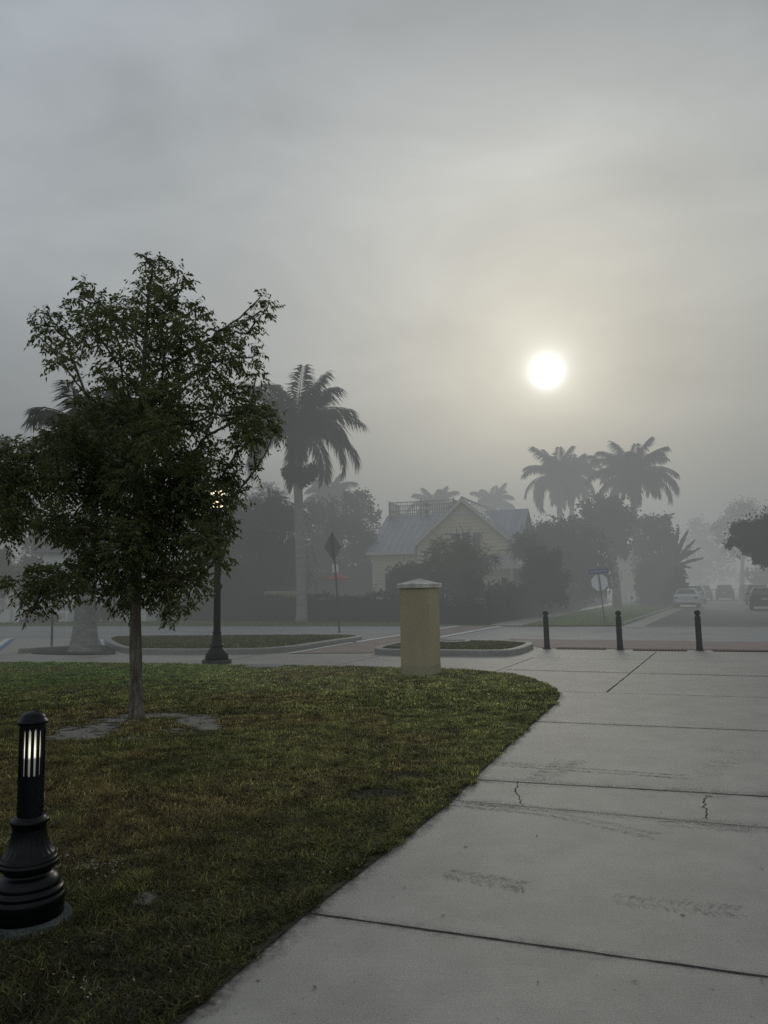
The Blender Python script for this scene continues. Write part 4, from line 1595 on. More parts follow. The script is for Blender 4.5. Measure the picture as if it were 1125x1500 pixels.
f0, f1 = G(641, 914), G(715, 915.5)
picket_fence('iron_fence', 'black iron picket fence right behind the yellow pier facing the road', f0, f1, 1.36)
f2 = G(850, 893.2)
picket_fence('iron_fence', 'black iron fence running back along the front walk before the hedge', f1 + Vector((0.15, 0.3, 0)), f2, 1.3, gap=0.16)

hedge('low_hedge', 'low dark hedge just behind the iron picket fence facing the road', f0 + Vector((0.1, 0.9, 0)), f1 + Vector((-0.1, 0.9, 0)), 0.98, 0.7, k=240)

# boarded fence glimpsed over the left hedge
D = 44.6
a = At(388, 877, D)
b_ = At(447, 877, D - 1.2)
bf = thing('board_fence', 'pale timber board fence glimpsed over the hedge left of the tall palm trunk', 'fence', (a.x, a.y, 0), math.atan2(b_.y - a.y, b_.x - a.x))
Ln = math.hypot(b_.x - a.x, b_.y - a.y)
for i in range(3):
    mb = MB()
    mb.box((Ln * i / 2, 0.07, 0.8), (0.1, 0.1, 1.6))
    mb.build('post', 'fence_wood', bf)
mb = MB()
for k in range(11):
    mb.box((Ln / 2, 0, 0.12 + 0.148 * k), (Ln, 0.025, 0.138))
mb.build('boards', 'fence_wood', bf)

# parasol in the garden
D = 45.5
c = At(494, 845, D)
px_ = thing('parasol', 'faded red garden parasol open behind the hedge and the diamond sign', 'parasol', (c.x, c.y, 0))
zt = c.z + 0.18
mb = MB()
n = 8
vs = [(0, 0, zt)] + [(0.82 * math.cos(2 * math.pi * i / n), 0.82 * math.sin(2 * math.pi * i / n), zt - 0.28) for i in range(n)] + [(0.82 * math.cos(2 * math.pi * i / n), 0.82 * math.sin(2 * math.pi * i / n), zt - 0.36) for i in range(n)]
mb.add(vs, [(0, 1 + i, 1 + (i + 1) % n) for i in range(n)] + [(1 + i, 1 + n + i, 1 + n + (i + 1) % n, 1 + (i + 1) % n) for i in range(n)])
mb.build('canopy', 'parasol_red', px_)
mb = MB()
mb.tube([(0, 0, 0), (0, 0, zt + 0.06)], 0.025, 8)
mb.build('pole', 'trim_white', px_)


# ------------------------------------------------------------------ tan house with metal roofs
HA = R(-20)
hc = At(681, 862, 44.0)
HS = 1.18
hc = At(681, 862, 44.0 * HS)
H = thing('tan_house', 'tan house with blue grey metal roofs and a steep front gable in the fog', 'house', (hc.x, hc.y, -0.29), HA)
H.scale = (HS, HS, HS)


def roof_seams(mb, p0, p1, q0, q1, n):
    """standing seams on a roof plane: eave p0-p1, ridge q0-q1"""
    for i in range(n + 1):
        u = i / n
        a, b2 = Vector(p0).lerp(Vector(p1), u), Vector(q0).lerp(Vector(q1), u)
        mb.tube([a + Vector((0, 0, 0.02)), b2 + Vector((0, 0, 0.02))], 0.013, 4)


def clap(mb, p0, p1, z0, z1, y_off=0.012, step=0.2, topfn=None):
    """lap siding lines along a wall from p0 to p1 (local xy)"""
    n = int((z1 - z0) / step)
    for i in range(n):
        z = z0 + i * step
        a, b2 = Vector((p0[0], p0[1], z)), Vector((p1[0], p1[1], z))
        if topfn:
            u0, u1 = topfn(z)
            a, b2 = Vector((p0[0], p0[1], z)).lerp(Vector((p1[0], p1[1], z)), u0), Vector((p0[0], p0[1], z)).lerp(Vector((p1[0], p1[1], z)), u1)
        d = (b2 - a)
        if d.length < 0.1:
            continue
        c_ = (a + b2) / 2
        mb.box(tuple(c_), (d.length, 0.03, 0.018), math.atan2(d.y, d.x))


GW, EV, AP = 2.75, 4.35, 6.75
mb = MB()
# gable block walls (pentagon prism)
pent = [(-GW, 0), (GW, 0), (GW, EV), (0, AP - 0.1), (-GW, EV)]
vs = [(x, 0, z) for x, z in pent] + [(x, 9.0, z) for x, z in pent]
mb.add(vs, [(0, 1, 2, 3, 4), (9, 8, 7, 6, 5), (0, 5, 6, 1), (1, 6, 7, 2), (4, 9, 5, 0)])
# left wing
mb.add([(-5.8, 0.5, 0), (-GW, 0.5, 0), (-GW, 0.5, 4.0), (-5.8, 0.5, 4.0), (-5.8, 7.7, 0), (-5.8, 7.7, 4.0), (-5.8, 4.1, 6.3)],
       [(0, 1, 2, 3), (4, 0, 3, 6, 5)])
# cross gable end on the right
mb.add([(GW + 0.01, 1.5, 4.2), (GW + 0.01, 6.3, 4.2), (GW + 0.01, 6.3, 4.6), (GW + 0.01, 3.9, 6.32), (GW + 0.01, 1.5, 4.6)], [(0, 1, 2, 3, 4)])
clap(mb, (-GW, -0.012), (GW, -0.012), 0.6, 6.5, topfn=lambda z: (0, 1) if z < EV else ((z - EV) / (AP - EV) / 2 + .01, 1 - (z - EV) / (AP - EV) / 2 - .01))
clap(mb, (-5.8, 0.49), (-GW, 0.49), 0.6, 4.0)
mb.build('wall', 'siding_tan', H)
mb = MB()
ov = 0.28
sl = (AP - EV) / GW
for sg in (-1, 1):
    e_x, e_z = sg * (GW + 0.3), EV - 0.3 * sl
    pts = [(0, -ov, AP), (0, 9.2, AP), (e_x, 9.2, e_z), (e_x, -ov, e_z)]
    if sg > 0:
        pts = pts[::-1]
    mb.slab([(x, y, z + 0.08) for x, y, z in pts], 0.10)
    roof_seams(mb, (e_x, -ov, e_z + .08), (e_x, 9.2, e_z + .08), (0, -ov, AP + .08), (0, 9.2, AP + .08), 20)
mb.tube([(0, -ov, AP + 0.1), (0, 9.2, AP + 0.1)], 0.06, 6)
mb.build('roof', 'metal_roof_light', H)
mb = MB()
# left wing roof, front and back slopes
mb.slab([(-6.05, 0.15, 3.88), (0.0, 0.15, 3.88), (0.0, 4.1, 6.42), (-6.05, 4.1, 6.42)], 0.1)
mb.slab([(0.0, 8.0, 3.9), (-6.05, 8.0, 3.9), (-6.05, 4.1, 6.42), (0.0, 4.1, 6.42)], 0.1)
roof_seams(mb, (-6.05, .15, 3.88), (0, .15, 3.88), (-6.05, 4.1, 6.42), (0, 4.1, 6.42), 14)
# cross gable roof on the right
mb.slab([(0, 1.2, 4.42), (GW + 0.35, 1.2, 4.42), (GW + 0.35, 3.9, 6.44), (0, 3.9, 6.44)], 0.1)
mb.slab([(GW + 0.35, 6.6, 4.42), (0, 6.6, 4.42), (0, 3.9, 6.44), (GW + 0.35, 3.9, 6.44)], 0.1)
roof_seams(mb, (0.6, 1.2, 4.42), (GW + .35, 1.2, 4.42), (0.6, 3.9, 6.44), (GW + .35, 3.9, 6.44), 6)
o = mb.build('roof', 'metal_roof', H)
tag(o, 'blue grey metal roof of the side wings')
mb = MB()
# white trim: rakes, eaves, corner boards, gable band
for sg in (-1, 1):
    a, b2 = Vector((0, -ov - 0.02, AP - 0.06)), Vector((sg * (GW + 0.3), -ov - 0.02, EV - 0.3 * sl - 0.06))
    mb.slab([a + Vector((0, 0, .1)), b2 + Vector((0, 0, .1)), b2 - Vector((0, 0, .1)), a - Vector((0, 0, .1))], 0.03)
    mb.box((sg * (GW - 0.06), -0.03, EV / 2), (0.14, 0.05, EV))
mb.box((-4.5, 0.12, 3.80), (3.1, 0.04, 0.16))
mb.box((0, -0.045, 5.95), (1.75, 0.05, 0.09))
for x in (-0.5, -0.25, 0, 0.25, 0.5):
    mb.box((x, -0.045, 6.2 - abs(x) * 0.2), (0.05, 0.04, 0.42 - abs(x) * 0.4))
mb.build('trim', 'trim_white', H)
for (x, w) in ((-0.38, 0.52), (0.2, 0.52), (0.78, 0.52)):
    mb = MB()
    for (cx_, cz_, sx_, sz_) in ((x, 4.86, w + 0.08, 0.08), (x, 3.9, w + 0.08, 0.08), (x - w / 2, 4.38, 0.08, 0.9), (x + w / 2, 4.38, 0.08, 0.9)):
        mb.box((cx_, -0.05, cz_), (sx_, 0.08, sz_))
    wf = mb.build('window', 'trim_white', H)
    mb = MB()
    mb.box((x, -0.02, 4.38), (w - 0.08, 0.02, 0.88))
    mb.build('pane', 'window_glass', wf)
for (x, y_) in ((-4.6, 0.47), (-3.6, 0.47), (-1.6, -0.03)):
    mb = MB()
    for (cx_, cz_, sx_, sz_) in ((x, 2.7, 0.9, 0.1), (x, 1.2, 0.9, 0.1), (x - .42, 1.95, 0.09, 1.5), (x + .42, 1.95, 0.09, 1.5)):
        mb.box((cx_, y_ - 0.03, cz_), (sx_, 0.06, sz_))
    wf = mb.build('window', 'trim_white', H)
    mb = MB()
    mb.box((x, y_ - 0.01, 1.95), (0.76, 0.02, 1.42))
    mb.build('pane', 'window_glass', wf)
# small lean-to over the left windows
mb = MB()
mb.slab([(-4.2, -0.7, 2.75), (-2.6, -0.7, 2.75), (-2.6, 0.5, 3.1), (-4.2, 0.5, 3.1)], 0.06)
mb.build('window_hood', 'metal_roof', H)
# porch on the right
mb = MB()
mb.slab([(1.6, -1.9, 2.9), (4.6, -1.9, 2.9), (4.6, 0.0, 3.5), (1.6, 0.0, 3.5)], 0.08)
roof_seams(mb, (1.6, -1.9, 2.9), (4.6, -1.9, 2.9), (1.6, 0, 3.5), (4.6, 0, 3.5), 9)
mb.build('porch_roof', 'metal_roof_light', H)
mb = MB()
mb.box((3.1, -1.9, 2.78), (3.0, 0.06, 0.2))
mb.build('porch_beam', 'trim_white', H)
mb = MB()
mb.box((3.75, 0.15, 1.6), (1.95, 0.1, 3.2))
mb.box((3.1, -0.95, 0.35), (3.0, 1.9, 0.7))
mb.build('porch_wall', 'porch_dark', H)
for x in (1.7, 3.05, 4.45):
    mb = MB()
    mb.box((x, -1.85, 1.7), (0.13, 0.13, 2.1))
    mb.build('porch_post', 'cream_stucco', H)
mb = MB()
mb.box((3.1, -1.85, 1.5), (2.7, 0.05, 0.06))
mb.box((3.1, -1.85, 0.85), (2.7, 0.05, 0.06))
for i in range(23):
    mb.box((1.75 + i * 0.12, -1.85, 1.17), (0.03, 0.03, 0.62))
mb.build('porch_railing', 'fence_wood', H)
mb = MB()
for (x, y_) in ((-2.2, -0.9), (-1.0, -0.9), (0.4, -0.9)):
    mb.box((x, y_, 1.5), (0.1, 0.1, 2.6))
mb.box((-0.9, -0.9, 2.85), (2.9, 0.14, 0.14))
mb.build('arbor', 'trim_white', H)
# roof deck railing
dk = mb = MB()
x0, x1, y0_, y1_, zb = -5.6, -1.4, 3.2, 5.2, 6.25
for y_ in (y0_, y1_):
    for z in (6.6, 7.15):
        mb.box(((x0 + x1) / 2, y_, z), (x1 - x0, 0.04, 0.05))
    for i in range(29):
        mb.box((x0 + (x1 - x0) * i / 28, y_, 6.62), (0.03, 0.03, 1.06))
for x in (x0, x1):
    for z in (6.6, 7.15):
        mb.box((x, (y0_ + y1_) / 2, z), (0.04, y1_ - y0_ - .06, 0.05))
    for i in range(1, 14):
        mb.box((x, y0_ + (y1_ - y0_) * i / 14, 6.62), (0.03, 0.03, 1.06))
for x in (x0, (x0 + x1) / 2, x1):
    mb.box((x, y0_ - 0.05, 6.6), (0.08, 0.05, 1.3))
mb.build('roof_deck_railing', 'galvanized', H)
# potted plants on the roof deck
hm = Matrix.Translation(H.location) @ Matrix.Rotation(HA, 4, 'Z') @ Matrix.Scale(HS, 4)
for (x, h_, lab) in ((-3.35, 0.95, 'tall spiky potted plant on the roof deck'), (-1.8, 0.6, 'low potted plant on the roof deck near the gable')):
    p = hm @ Vector((x, 3.9, 6.38))
    pt = thing('potted_plant', lab, 'potted plant', p)
    mb = MB()
    mb.lathe([(0.13, 0), (0.18, 0.3), (0.15, 0.3), (0.13, 0.22)], n=10)
    mb.build('pot', 'terracotta', pt)
    n_ = 60
    d = rand_dirs(n_)
    d[:, 2] = np.abs(d[:, 2]) + 0.3
    V, Q = leaf_quads(np.tile([0, 0, h_ * 0.6], (n_, 1)) + rng.normal(0, .04, (n_, 3)), d, rand_dirs(n_), np.full(n_, h_ * 0.5), np.full(n_, 0.05), 0.25)
    np_mesh('leaves', V, Q, 'foliage_dark', pt)
    mb = MB()
    mb.tube([(0, 0, 0.2), (0.02, 0, h_ * 0.6)], [0.03, 0.02], 6)
    mb.build('stem', 'bg_bark', pt)

# ------------------------------------------------------------------ white clapboard house on the left
D = 47.5
w0, w1 = At(64, 862, D), At(215, 862, D - 2.6)
ang = math.atan2(w1.y - w0.y, w1.x - w0.x)
WL = math.hypot(w1.x - w0.x, w1.y - w0.y)
W = thing('white_house', 'white clapboard house with porch steps behind the flared palm trunk', 'house', (w0.x, w0.y, 0), ang)
mb = MB()
mb.add([(0, 0, 0), (WL, 0, 0), (WL, 0, 4.4), (0, 0, 4.4), (0, 8, 0), (0, 8, 4.4), (WL, 8, 0), (WL, 8, 4.4), (0, 4, 6.6), (WL, 4, 6.6)],
       [(0, 1, 2, 3), (4, 0, 3, 8, 5), (1, 6, 7, 9, 2)])
clap(mb, (0, -0.012), (WL, -0.012), 0.5, 4.3, step=0.16)
mb.build('wall', 'clapboard', W)
mb = MB()
mb.slab([(-0.4, -0.5, 4.2), (WL + 0.4, -0.5, 4.2), (WL + 0.4, 4, 6.75), (-0.4, 4, 6.75)], 0.12)
mb.slab([(WL + .4, 8.5, 4.2), (-.4, 8.5, 4.2), (-.4, 4, 6.75), (WL + .4, 4, 6.75)], 0.12)
mb.build('roof', 'shingle', W)
for x in (0.75, 3.2, 5.2):
    mb = MB()
    for (cx_, cz_, sx_, sz_) in ((x, 1.95, 1.0, 0.12), (x, 0.95, 1.0, 0.12), (x - .46, 1.45, 0.1, 1.0), (x + .46, 1.45, 0.1, 1.0), (x, 1.45, 0.06, 1.0)):
        mb.box((cx_, -0.06, cz_), (sx_, 0.1, sz_))
    wf = mb.build('window', 'trim_white', W)
    mb = MB()
    mb.box((x, -0.025, 1.45), (0.84, 0.02, 0.95))
    mb.build('pane', 'window_glass', wf)
mb = MB()   # little porch bay
mb.box((1.9, -0.8, 0.62), (1.5, 0.08, 0.1))
mb.box((1.2, -0.8, 0.3), (0.16, 0.12, 0.62))
mb.box((2.6, -0.8, 0.3), (0.16, 0.12, 0.62))
mb.box((1.9, -0.7, 0.08), (1.5, 0.4, 0.16))
mb.box((1.9, -0.3, 1.05), (1.7, 0.9, 0.07))
mb.build('porch_step', 'clapboard', W)
mb = MB()   # lattice skirt
for i in range(16):
    for sg in (-1, 1):
        x = 4.2 + i * 0.13
        mb.box((x, -0.1, 0.38), (0.025, 0.02, 0.5), rot=Matrix.Rotation(sg * R(40), 3, 'Y'))
mb.build('lattice', 'trim_white', W)
# steps with sloping railing at the left
mb = MB()
for sgy in (-1.6, -0.3):
    mb.tube([(-2.6, sgy, 0.9), (-0.9, sgy, 1.75)], 0.05, 4)
    mb.tube([(-2.6, sgy, 0.35), (-0.9, sgy, 1.2)], 0.04, 4)
    for i in range(15):
        u = i / 14
        mb.box((-2.6 + 1.7 * u, sgy, 0.62 + 0.85 * u), (0.035, 0.035, 0.56))
    mb.box((-2.65, sgy, 0.5), (0.13, 0.13, 1.05))
    mb.box((-0.85, sgy, 1.1), (0.13, 0.13, 2.0))
mb.tube([(-0.85, -1.6, 1.75), (0.2, -1.6, 1.75)], 0.05, 4)
mb.build('stair_railing', 'trim_white', W)
mb = MB()
for i in range(6):
    mb.box((-2.45 + i * 0.3, -0.95, 0.09 + i * 0.15), (0.32, 1.2, 0.18 + 0.0 * i))
    mb.box((-2.45 + i * 0.3, -0.95, (0.15 * i) / 2 - 0.002), (0.30, 1.18, max(0.02, 0.15 * i)))
mb.box((-0.3, -0.95, 0.45), (1.2, 1.3, 0.9))
mb.build('steps', 'clapboard', W)
fogtree('foundation_shrub', 'loose shrub against the white house wall right of the flared palm', 'shrub', 44.2, 152,
        [(145, 890, 9), (155, 896, 9), (162, 886, 7), (150, 902, 9), (168, 900, 8), (178, 892, 6), (140, 903, 7)], 'foliage_mid', L=0.16, k=1.0, depth=.3, trunk_r=0.03)
fogtree('foundation_shrub', 'low shrub under the sprig of leaves before the white house steps', 'shrub', 45, 60,
        [(45, 905, 7), (58, 903, 8), (70, 904, 7), (36, 908, 6), (80, 906, 6)], 'foliage_mid', L=0.16, k=1.0, depth=.3, trunk_r=0.03)

# cream house glimpsed between the right-hand palms
D = 84
w0, w1 = At(896, 862, D), At(942, 862, D - 1.5)
CH = thing('cream_house', 'cream walled house glimpsed between the right hand palm trunks', 'house', (w0.x, w0.y, 0), math.atan2(w1.y - w0.y, w1.x - w0.x))
L_ = math.hypot(w1.x - w0.x, w1.y - w0.y)
mb = MB()
mb.box((L_ / 2, 3, 2.3), (L_, 6, 4.6))
mb.build('wall', 'cream_stucco', CH)
mb = MB()
mb.slab([(-.4, -.5, 4.6), (L_ + .4, -.5, 4.6), (L_ + .4, 3, 6.2), (-.4, 3, 6.2)], 0.12)
mb.slab([(L_ + .4, 6.5, 4.6), (-.4, 6.5, 4.6), (-.4, 3, 6.2), (L_ + .4, 3, 6.2)], 0.12)
mb.build('roof', 'shingle', CH)
mb = MB()
mb.box((0.9, -0.04, 2.9), (0.9, 0.08, 1.3))
wf = mb.build('window', 'trim_white', CH)
mb = MB()
mb.box((0.9, -0.09, 2.9), (0.74, 0.03, 1.14))
mb.build('pane', 'window_glass', wf)
mb = MB()
mb.box((2.5, -0.5, 0.6), (1.7, 0.06, 1.2))
mb.build('garage_door', 'trim_white', CH)


# ------------------------------------------------------------------ lit path bollard in the foreground
lb = thing('light_bollard', 'lit black fluted bollard light standing in the lawn at the left edge', 'bollard light', (LB.x, LB.y, 0))
mb = MB()
mb.lathe([(0.0, -0.02), (0.235, -0.02), (0.228, 0.01), (0.205, 0.042), (0.0, 0.042)], n=32)
mb.build('footing', 'footing', lb, smooth=False)
base_prof = [(0.185, 0.04), (0.190, 0.13), (0.186, 0.145), (0.176, 0.15), (0.182, 0.158), (0.184, 0.168), (0.178, 0.178), (0.160, 0.184), (0.163, 0.190), (0.162, 0.205), (0.15, 0.225),
             (0.132, 0.240), (0.120, 0.246), (0.115, 0.258), (0.122, 0.266), (0.140, 0.274), (0.152, 0.286), (0.156, 0.298), (0.152, 0.308), (0.146, 0.311), (0.149, 0.316), (0.144, 0.326), (0.136, 0.330), (0.137, 0.336), (0.126, 0.346),
             (0.112, 0.362), (0.100, 0.385), (0.092, 0.42), (0.086, 0.46), (0.083, 0.485), (0.090, 0.490), (0.094, 0.497), (0.094, 0.507), (0.089, 0.514), (0.078, 0.517), (0.074, 0.524), (0.070, 0.528), (0.0, 0.528)]
base_prof = [(r_ if z_ > 0.48 else r_ * 0.94, z_) for r_, z_ in base_prof]
mb = MB()
mb.lathe(base_prof, n=132, flute=lambda z: 0.022 * max(0, min(1, (z - 0.338) / 0.01)) * max(0, min(1, (0.46 - z) / 0.08)))
mb.build('base', 'black_metal', lb, smooth=True)
mb = MB()
SR = 0.0635
mb.lathe([(SR, 0.525), (SR, 0.728), (SR - 0.012, 0.728)], n=40)
mb.lathe([(SR, 0.965), (SR, 0.995), (SR - 0.012, 0.995), (SR - 0.012, 0.965)], n=40)
nb = 14
for k in range(nb):
    a0_, a1_ = 2 * math.pi * (k + 0.22) / nb, 2 * math.pi * (k + 0.78) / nb
    seg = 4
    ring = [a0_ + (a1_ - a0_) * i / seg for i in range(seg + 1)]
    # the slot ends are rounded: bars widen at top
    zs = [0.727, 0.735, 0.948, 0.958, 0.966]
    wd = [1.5, 1.0, 1.0, 1.25, 1.75]
    vs, fs = [], []
    for z, w in zip(zs, wd):
        mid = (a0_ + a1_) / 2
        for rr_ in (SR, SR - 0.010):
            for a in ring:
                aa = mid + (a - mid) * w
                vs.append((rr_ * math.cos(aa), rr_ * math.sin(aa), z))
    nn = seg + 1
    for l in range(len(zs) - 1):
        o0, o1 = l * 2 * nn, (l + 1) * 2 * nn
        for i in range(seg):
            fs.append((o0 + i, o0 + i + 1, o1 + i + 1, o1 + i))
            fs.append((o0 + nn + i + 1, o0 + nn + i, o1 + nn + i, o1 + nn + i + 1))
        fs.append((o0 + nn, o0, o1, o1 + nn))
        fs.append((o0 + nn - 1, o0 + 2 * nn - 1, o1 + 2 * nn - 1, o1 + nn - 1))
    mb.add(vs, fs)
mb.build('shaft', 'black_metal', lb, smooth=False)
mb = MB()
mb.lathe([(0.049, 0.70), (0.049, 0.985)], n=32)
mb.build('lamp', 'slot_glow', lb, smooth=True)
mb = MB()
dome = [(0.064, 0.985), (0.074, 0.988), (0.076, 0.994), (0.076, 1.000), (0.070, 1.004), (0.068, 1.009), (0.064, 1.012)]
for i in range(8):
    a = R(90 * (i + 1) / 8)
    dome.append((0.062 * math.cos(a) + 0.0005, 1.012 + 0.040 * math.sin(a)))
mb.lathe(dome, n=40)
mb.build('cap', 'black_metal', lb, smooth=True)

# ------------------------------------------------------------------ street lamp
lp = thing('street_lamp', 'dark green street lamp on a round concrete pad half hidden by the tree', 'street lamp', (LP.x, LP.y, 0))
mb = MB()
mb.lathe([(0.0, -0.02), (0.34, -0.02), (0.34, 0.075), (0.325, 0.09), (0.0, 0.09)], n=32)
mb.build('pad', 'footing', lp)
mb = MB()
mb.lathe([(0.265, 0.088), (0.265, 0.18), (0.25, 0.20), (0.255, 0.215), (0.245, 0.24), (0.205, 0.30), (0.165, 0.345), (0.135, 0.37), (0.135, 0.385), (0.168, 0.40), (0.172, 0.425), (0.15, 0.44), (0.13, 0.46), (0.115, 0.53), (0.098, 0.62), (0.093, 0.70), (0.105, 0.71), (0.105, 0.735), (0.09, 0.745), (0.0, 0.745)], n=32)
mb.build('base', 'green_metal', lp, smooth=True)
mb = MB()
mb.lathe([(0.083, 0.74), (0.078, 1.8), (0.066, 3.35), (0.075, 3.38), (0.075, 3.42), (0.06, 3.44), (0.07, 3.52), (0.10, 3.60), (0.10, 3.64), (0.0, 3.64)], n=24, flute=lambda z: 0.03 if 0.8 < z < 3.3 else 0)
mb.build('pole', 'green_metal', lp, smooth=True)
mb = MB()
mb.lathe([(0.09, 3.635), (0.13, 3.72), (0.165, 3.86), (0.17, 3.98), (0.15, 4.06)], n=24)
mb.build('globe', 'lamp_glow', lp, smooth=True)
mb = MB()
mb.lathe([(0.165, 4.055), (0.15, 4.10), (0.10, 4.17), (0.04, 4.21), (0.025, 4.25), (0.035, 4.28), (0.005, 4.32)], n=24)
mb.build('lamp_cap', 'green_metal', lp, smooth=True)

# ------------------------------------------------------------------ yellow pier
pier = thing('gate_pier', 'square yellow stucco pier with a pale stone cap on the lawn edge', 'pier', (PC.x, PC.y, 0), PANG)
mb = MB()
mb.box((0, 0, 0.83), (0.6, 0.6, 1.69))
mb.build('shaft', 'stucco', pier, bevel=0.008)
mb = MB()
mb.box((0, 0, 0.09), (0.606, 0.606, 0.24))
mb.build('plinth', 'stucco_damp', pier, bevel=0.006)
mb = MB()
s_ = 0.345
mb.add([(-s_, -s_, 1.676), (s_, -s_, 1.676), (s_, s_, 1.676), (-s_, s_, 1.676), (-s_, -s_, 1.755), (s_, -s_, 1.755), (s_, s_, 1.755), (-s_, s_, 1.755), (0, 0, 1.862)],
       [(3, 2, 1, 0), (0, 1, 5, 4), (1, 2, 6, 5), (2, 3, 7, 6), (3, 0, 4, 7), (4, 5, 8), (5, 6, 8), (6, 7, 8), (7, 4, 8)])
mb.build('cap', 'cap_stone', pier, bevel=0.008)

# ------------------------------------------------------------------ bollards
bp = [(801.5, 950.6, 'leftmost of the three dark bollards beside the kerbed island'), (908.5, 952, 'middle one of the three dark bollards'), (1025, 953, 'rightmost of the three dark bollards in line with the parked cars')]
first = None
for (x, y, lab) in bp:
    p = G(x, y)
    t = thing('bollard', lab, 'bollard', (p.x, p.y, 0.0), 0, 'dark bollards along the walk')
    t.rotation_euler = (0, R(-0.8), 0)
    if first is None:
        mb = MB()
        mb.lathe([(0.125, 0.012), (0.125, 0.024), (0.09, 0.032), (0.0, 0.032)], n=20)
        first = [mb.build('flange', 'bollard_metal', t, smooth=False)]
        mb = MB()
        mb.lathe([(0.084, 0.03), (0.076, 0.15), (0.072, 0.80), (0.074, 0.84), (0.074, 0.855), (0.06, 0.87), (0.0, 0.87)], n=20)
        first.append(mb.build('post', 'bollard_metal', t, smooth=True))
        mb = MB()
        pr = [(0.052, 0.865), (0.048, 0.89)]
        for i in range(1, 12):
            a = R(-60 + 150 * i / 11)
            pr.append((max(0.002, 0.078 * math.cos(a)), 0.955 + 0.072 * math.sin(a)))
        mb.lathe(pr, n=20)
        first.append(mb.build('finial', 'bollard_metal', t, smooth=True))
    else:
        for c in first:
            q = c.copy()
            COL.objects.link(q)
            q.parent = t


# ------------------------------------------------------------------ signs
def leaning_post(root, top, r=0.03):
    mb = MB()
    mb.box((0, 0, top / 2), (r * 2, r * 1.2, top))
    return mb.build('post', 'galvanized', root)


p = G(497.5, 931)
dsg = thing('diamond_sign', 'leaning diamond road sign seen from behind on the left grass island', 'road sign', (p.x, p.y, 0.09))
dsg.rotation_euler = (R(0), R(-3.4), R(0))
leaning_post(dsg, 3.75, 0.036)
mb = MB()
d_ = 0.54
rot = Matrix.Rotation(R(57), 3, 'Z')
q = [rot @ Vector(v) for v in ((-d_, 0.04, 3.19), (0, 0.04, 3.19 - d_), (d_, 0.04, 3.19), (0, 0.04, 3.19 + d_))]
mb.slab([tuple(v) for v in q], 0.012)
mb.build('panel', 'sign_back_dark', dsg)
mb = MB()
mb.box((0, 0.035, 2.38), (0.34, 0.012, 0.30), R(57))
mb.build('plaque', 'sign_back', dsg)

p = G(886, 914)
stp = thing('stop_sign', 'leaning octagonal stop sign seen from behind with blue street name blades above', 'road sign', (p.x, p.y, 0.03))
stp.rotation_euler = (0, R(-4.6), R(-6))
leaning_post(stp, 2.75, 0.026)
mb = MB()
oc = [(0.385 * math.cos(R(22.5 + 45 * i)), 0.04, 1.82 + 0.385 * math.sin(R(22.5 + 45 * i))) for i in range(8)]
mb.slab(oc, 0.012)
mb.build('panel', 'sign_back', stp)
mb = MB()
mb.box((0.0, -0.035, 2.32), (0.86, 0.01, 0.17))
o = mb.build('name_blade', 'sign_blue', stp)
mb = MB()
xx = -0.36
while xx < 0.36:      # the lettering is too foggy to read: a pale broken band
    w = rnd.uniform(0.03, 0.05)
    if not (-0.30 < xx < -0.26 or 0.0 < xx < 0.04):
        mb.box((xx + w / 2, -0.0415, 2.32 + rnd.uniform(-.006, .006)), (w * 0.72, 0.003, rnd.uniform(0.05, 0.075)))
    xx += w
mb.box((0.0, -0.0408, 2.32), (0.72, 0.0012, 0.03))
mb.build('lettering', 'sign_letter', o)
mb = MB()
mb.box((0, 0, 2.63), (0.012, 0.8, 0.17), R(-4))
o = mb.build('name_blade', 'sign_back', stp)
tag(o, 'second street name blade seen nearly edge on')

p = G(75.5, 951.5)
pk = thing('parking_sign', 'slim grey parking sign post in the mulch bed left of the flared palm', 'road sign', (p.x, p.y, 0))
leaning_post(pk, 2.35, 0.028)
mb = MB()
mb.box((0, 0.03, 2.05), (0.30, 0.01, 0.46))
mb.build('panel', 'sign_back', pk)


# ------------------------------------------------------------------ cars
def ring_loft(mb, stations):
    rings = []
    for (x, w, zb, zt) in stations:
        r = [(-w * 0.86, zb), (-w * 0.97, zb + 0.10), (-w, zb + (zt - zb) * 0.45), (-w * 0.985, zt - 0.10), (-w * 0.90, zt - 0.015), (-w * 0.5, zt + 0.012),
             (w * 0.5, zt + 0.012), (w * 0.90, zt - 0.015), (w * 0.985, zt - 0.10), (w, zb + (zt - zb) * 0.45), (w * 0.97, zb + 0.10), (w * 0.86, zb)]
        rings.append([(a, x, z) for a, z in r])
    n = len(rings[0])
    vs = [p for r in rings for p in r]
    fs = []
    for i in range(len(rings) - 1):
        for k in range(n):
            fs.append((i * n + k, i * n + (k + 1) % n, (i + 1) * n + (k + 1) % n, (i + 1) * n + k))
    fs.append(tuple(range(n - 1, -1, -1)))
    fs.append(tuple((len(rings) - 1) * n + k for k in range(n)))
    mb.add(vs, fs)


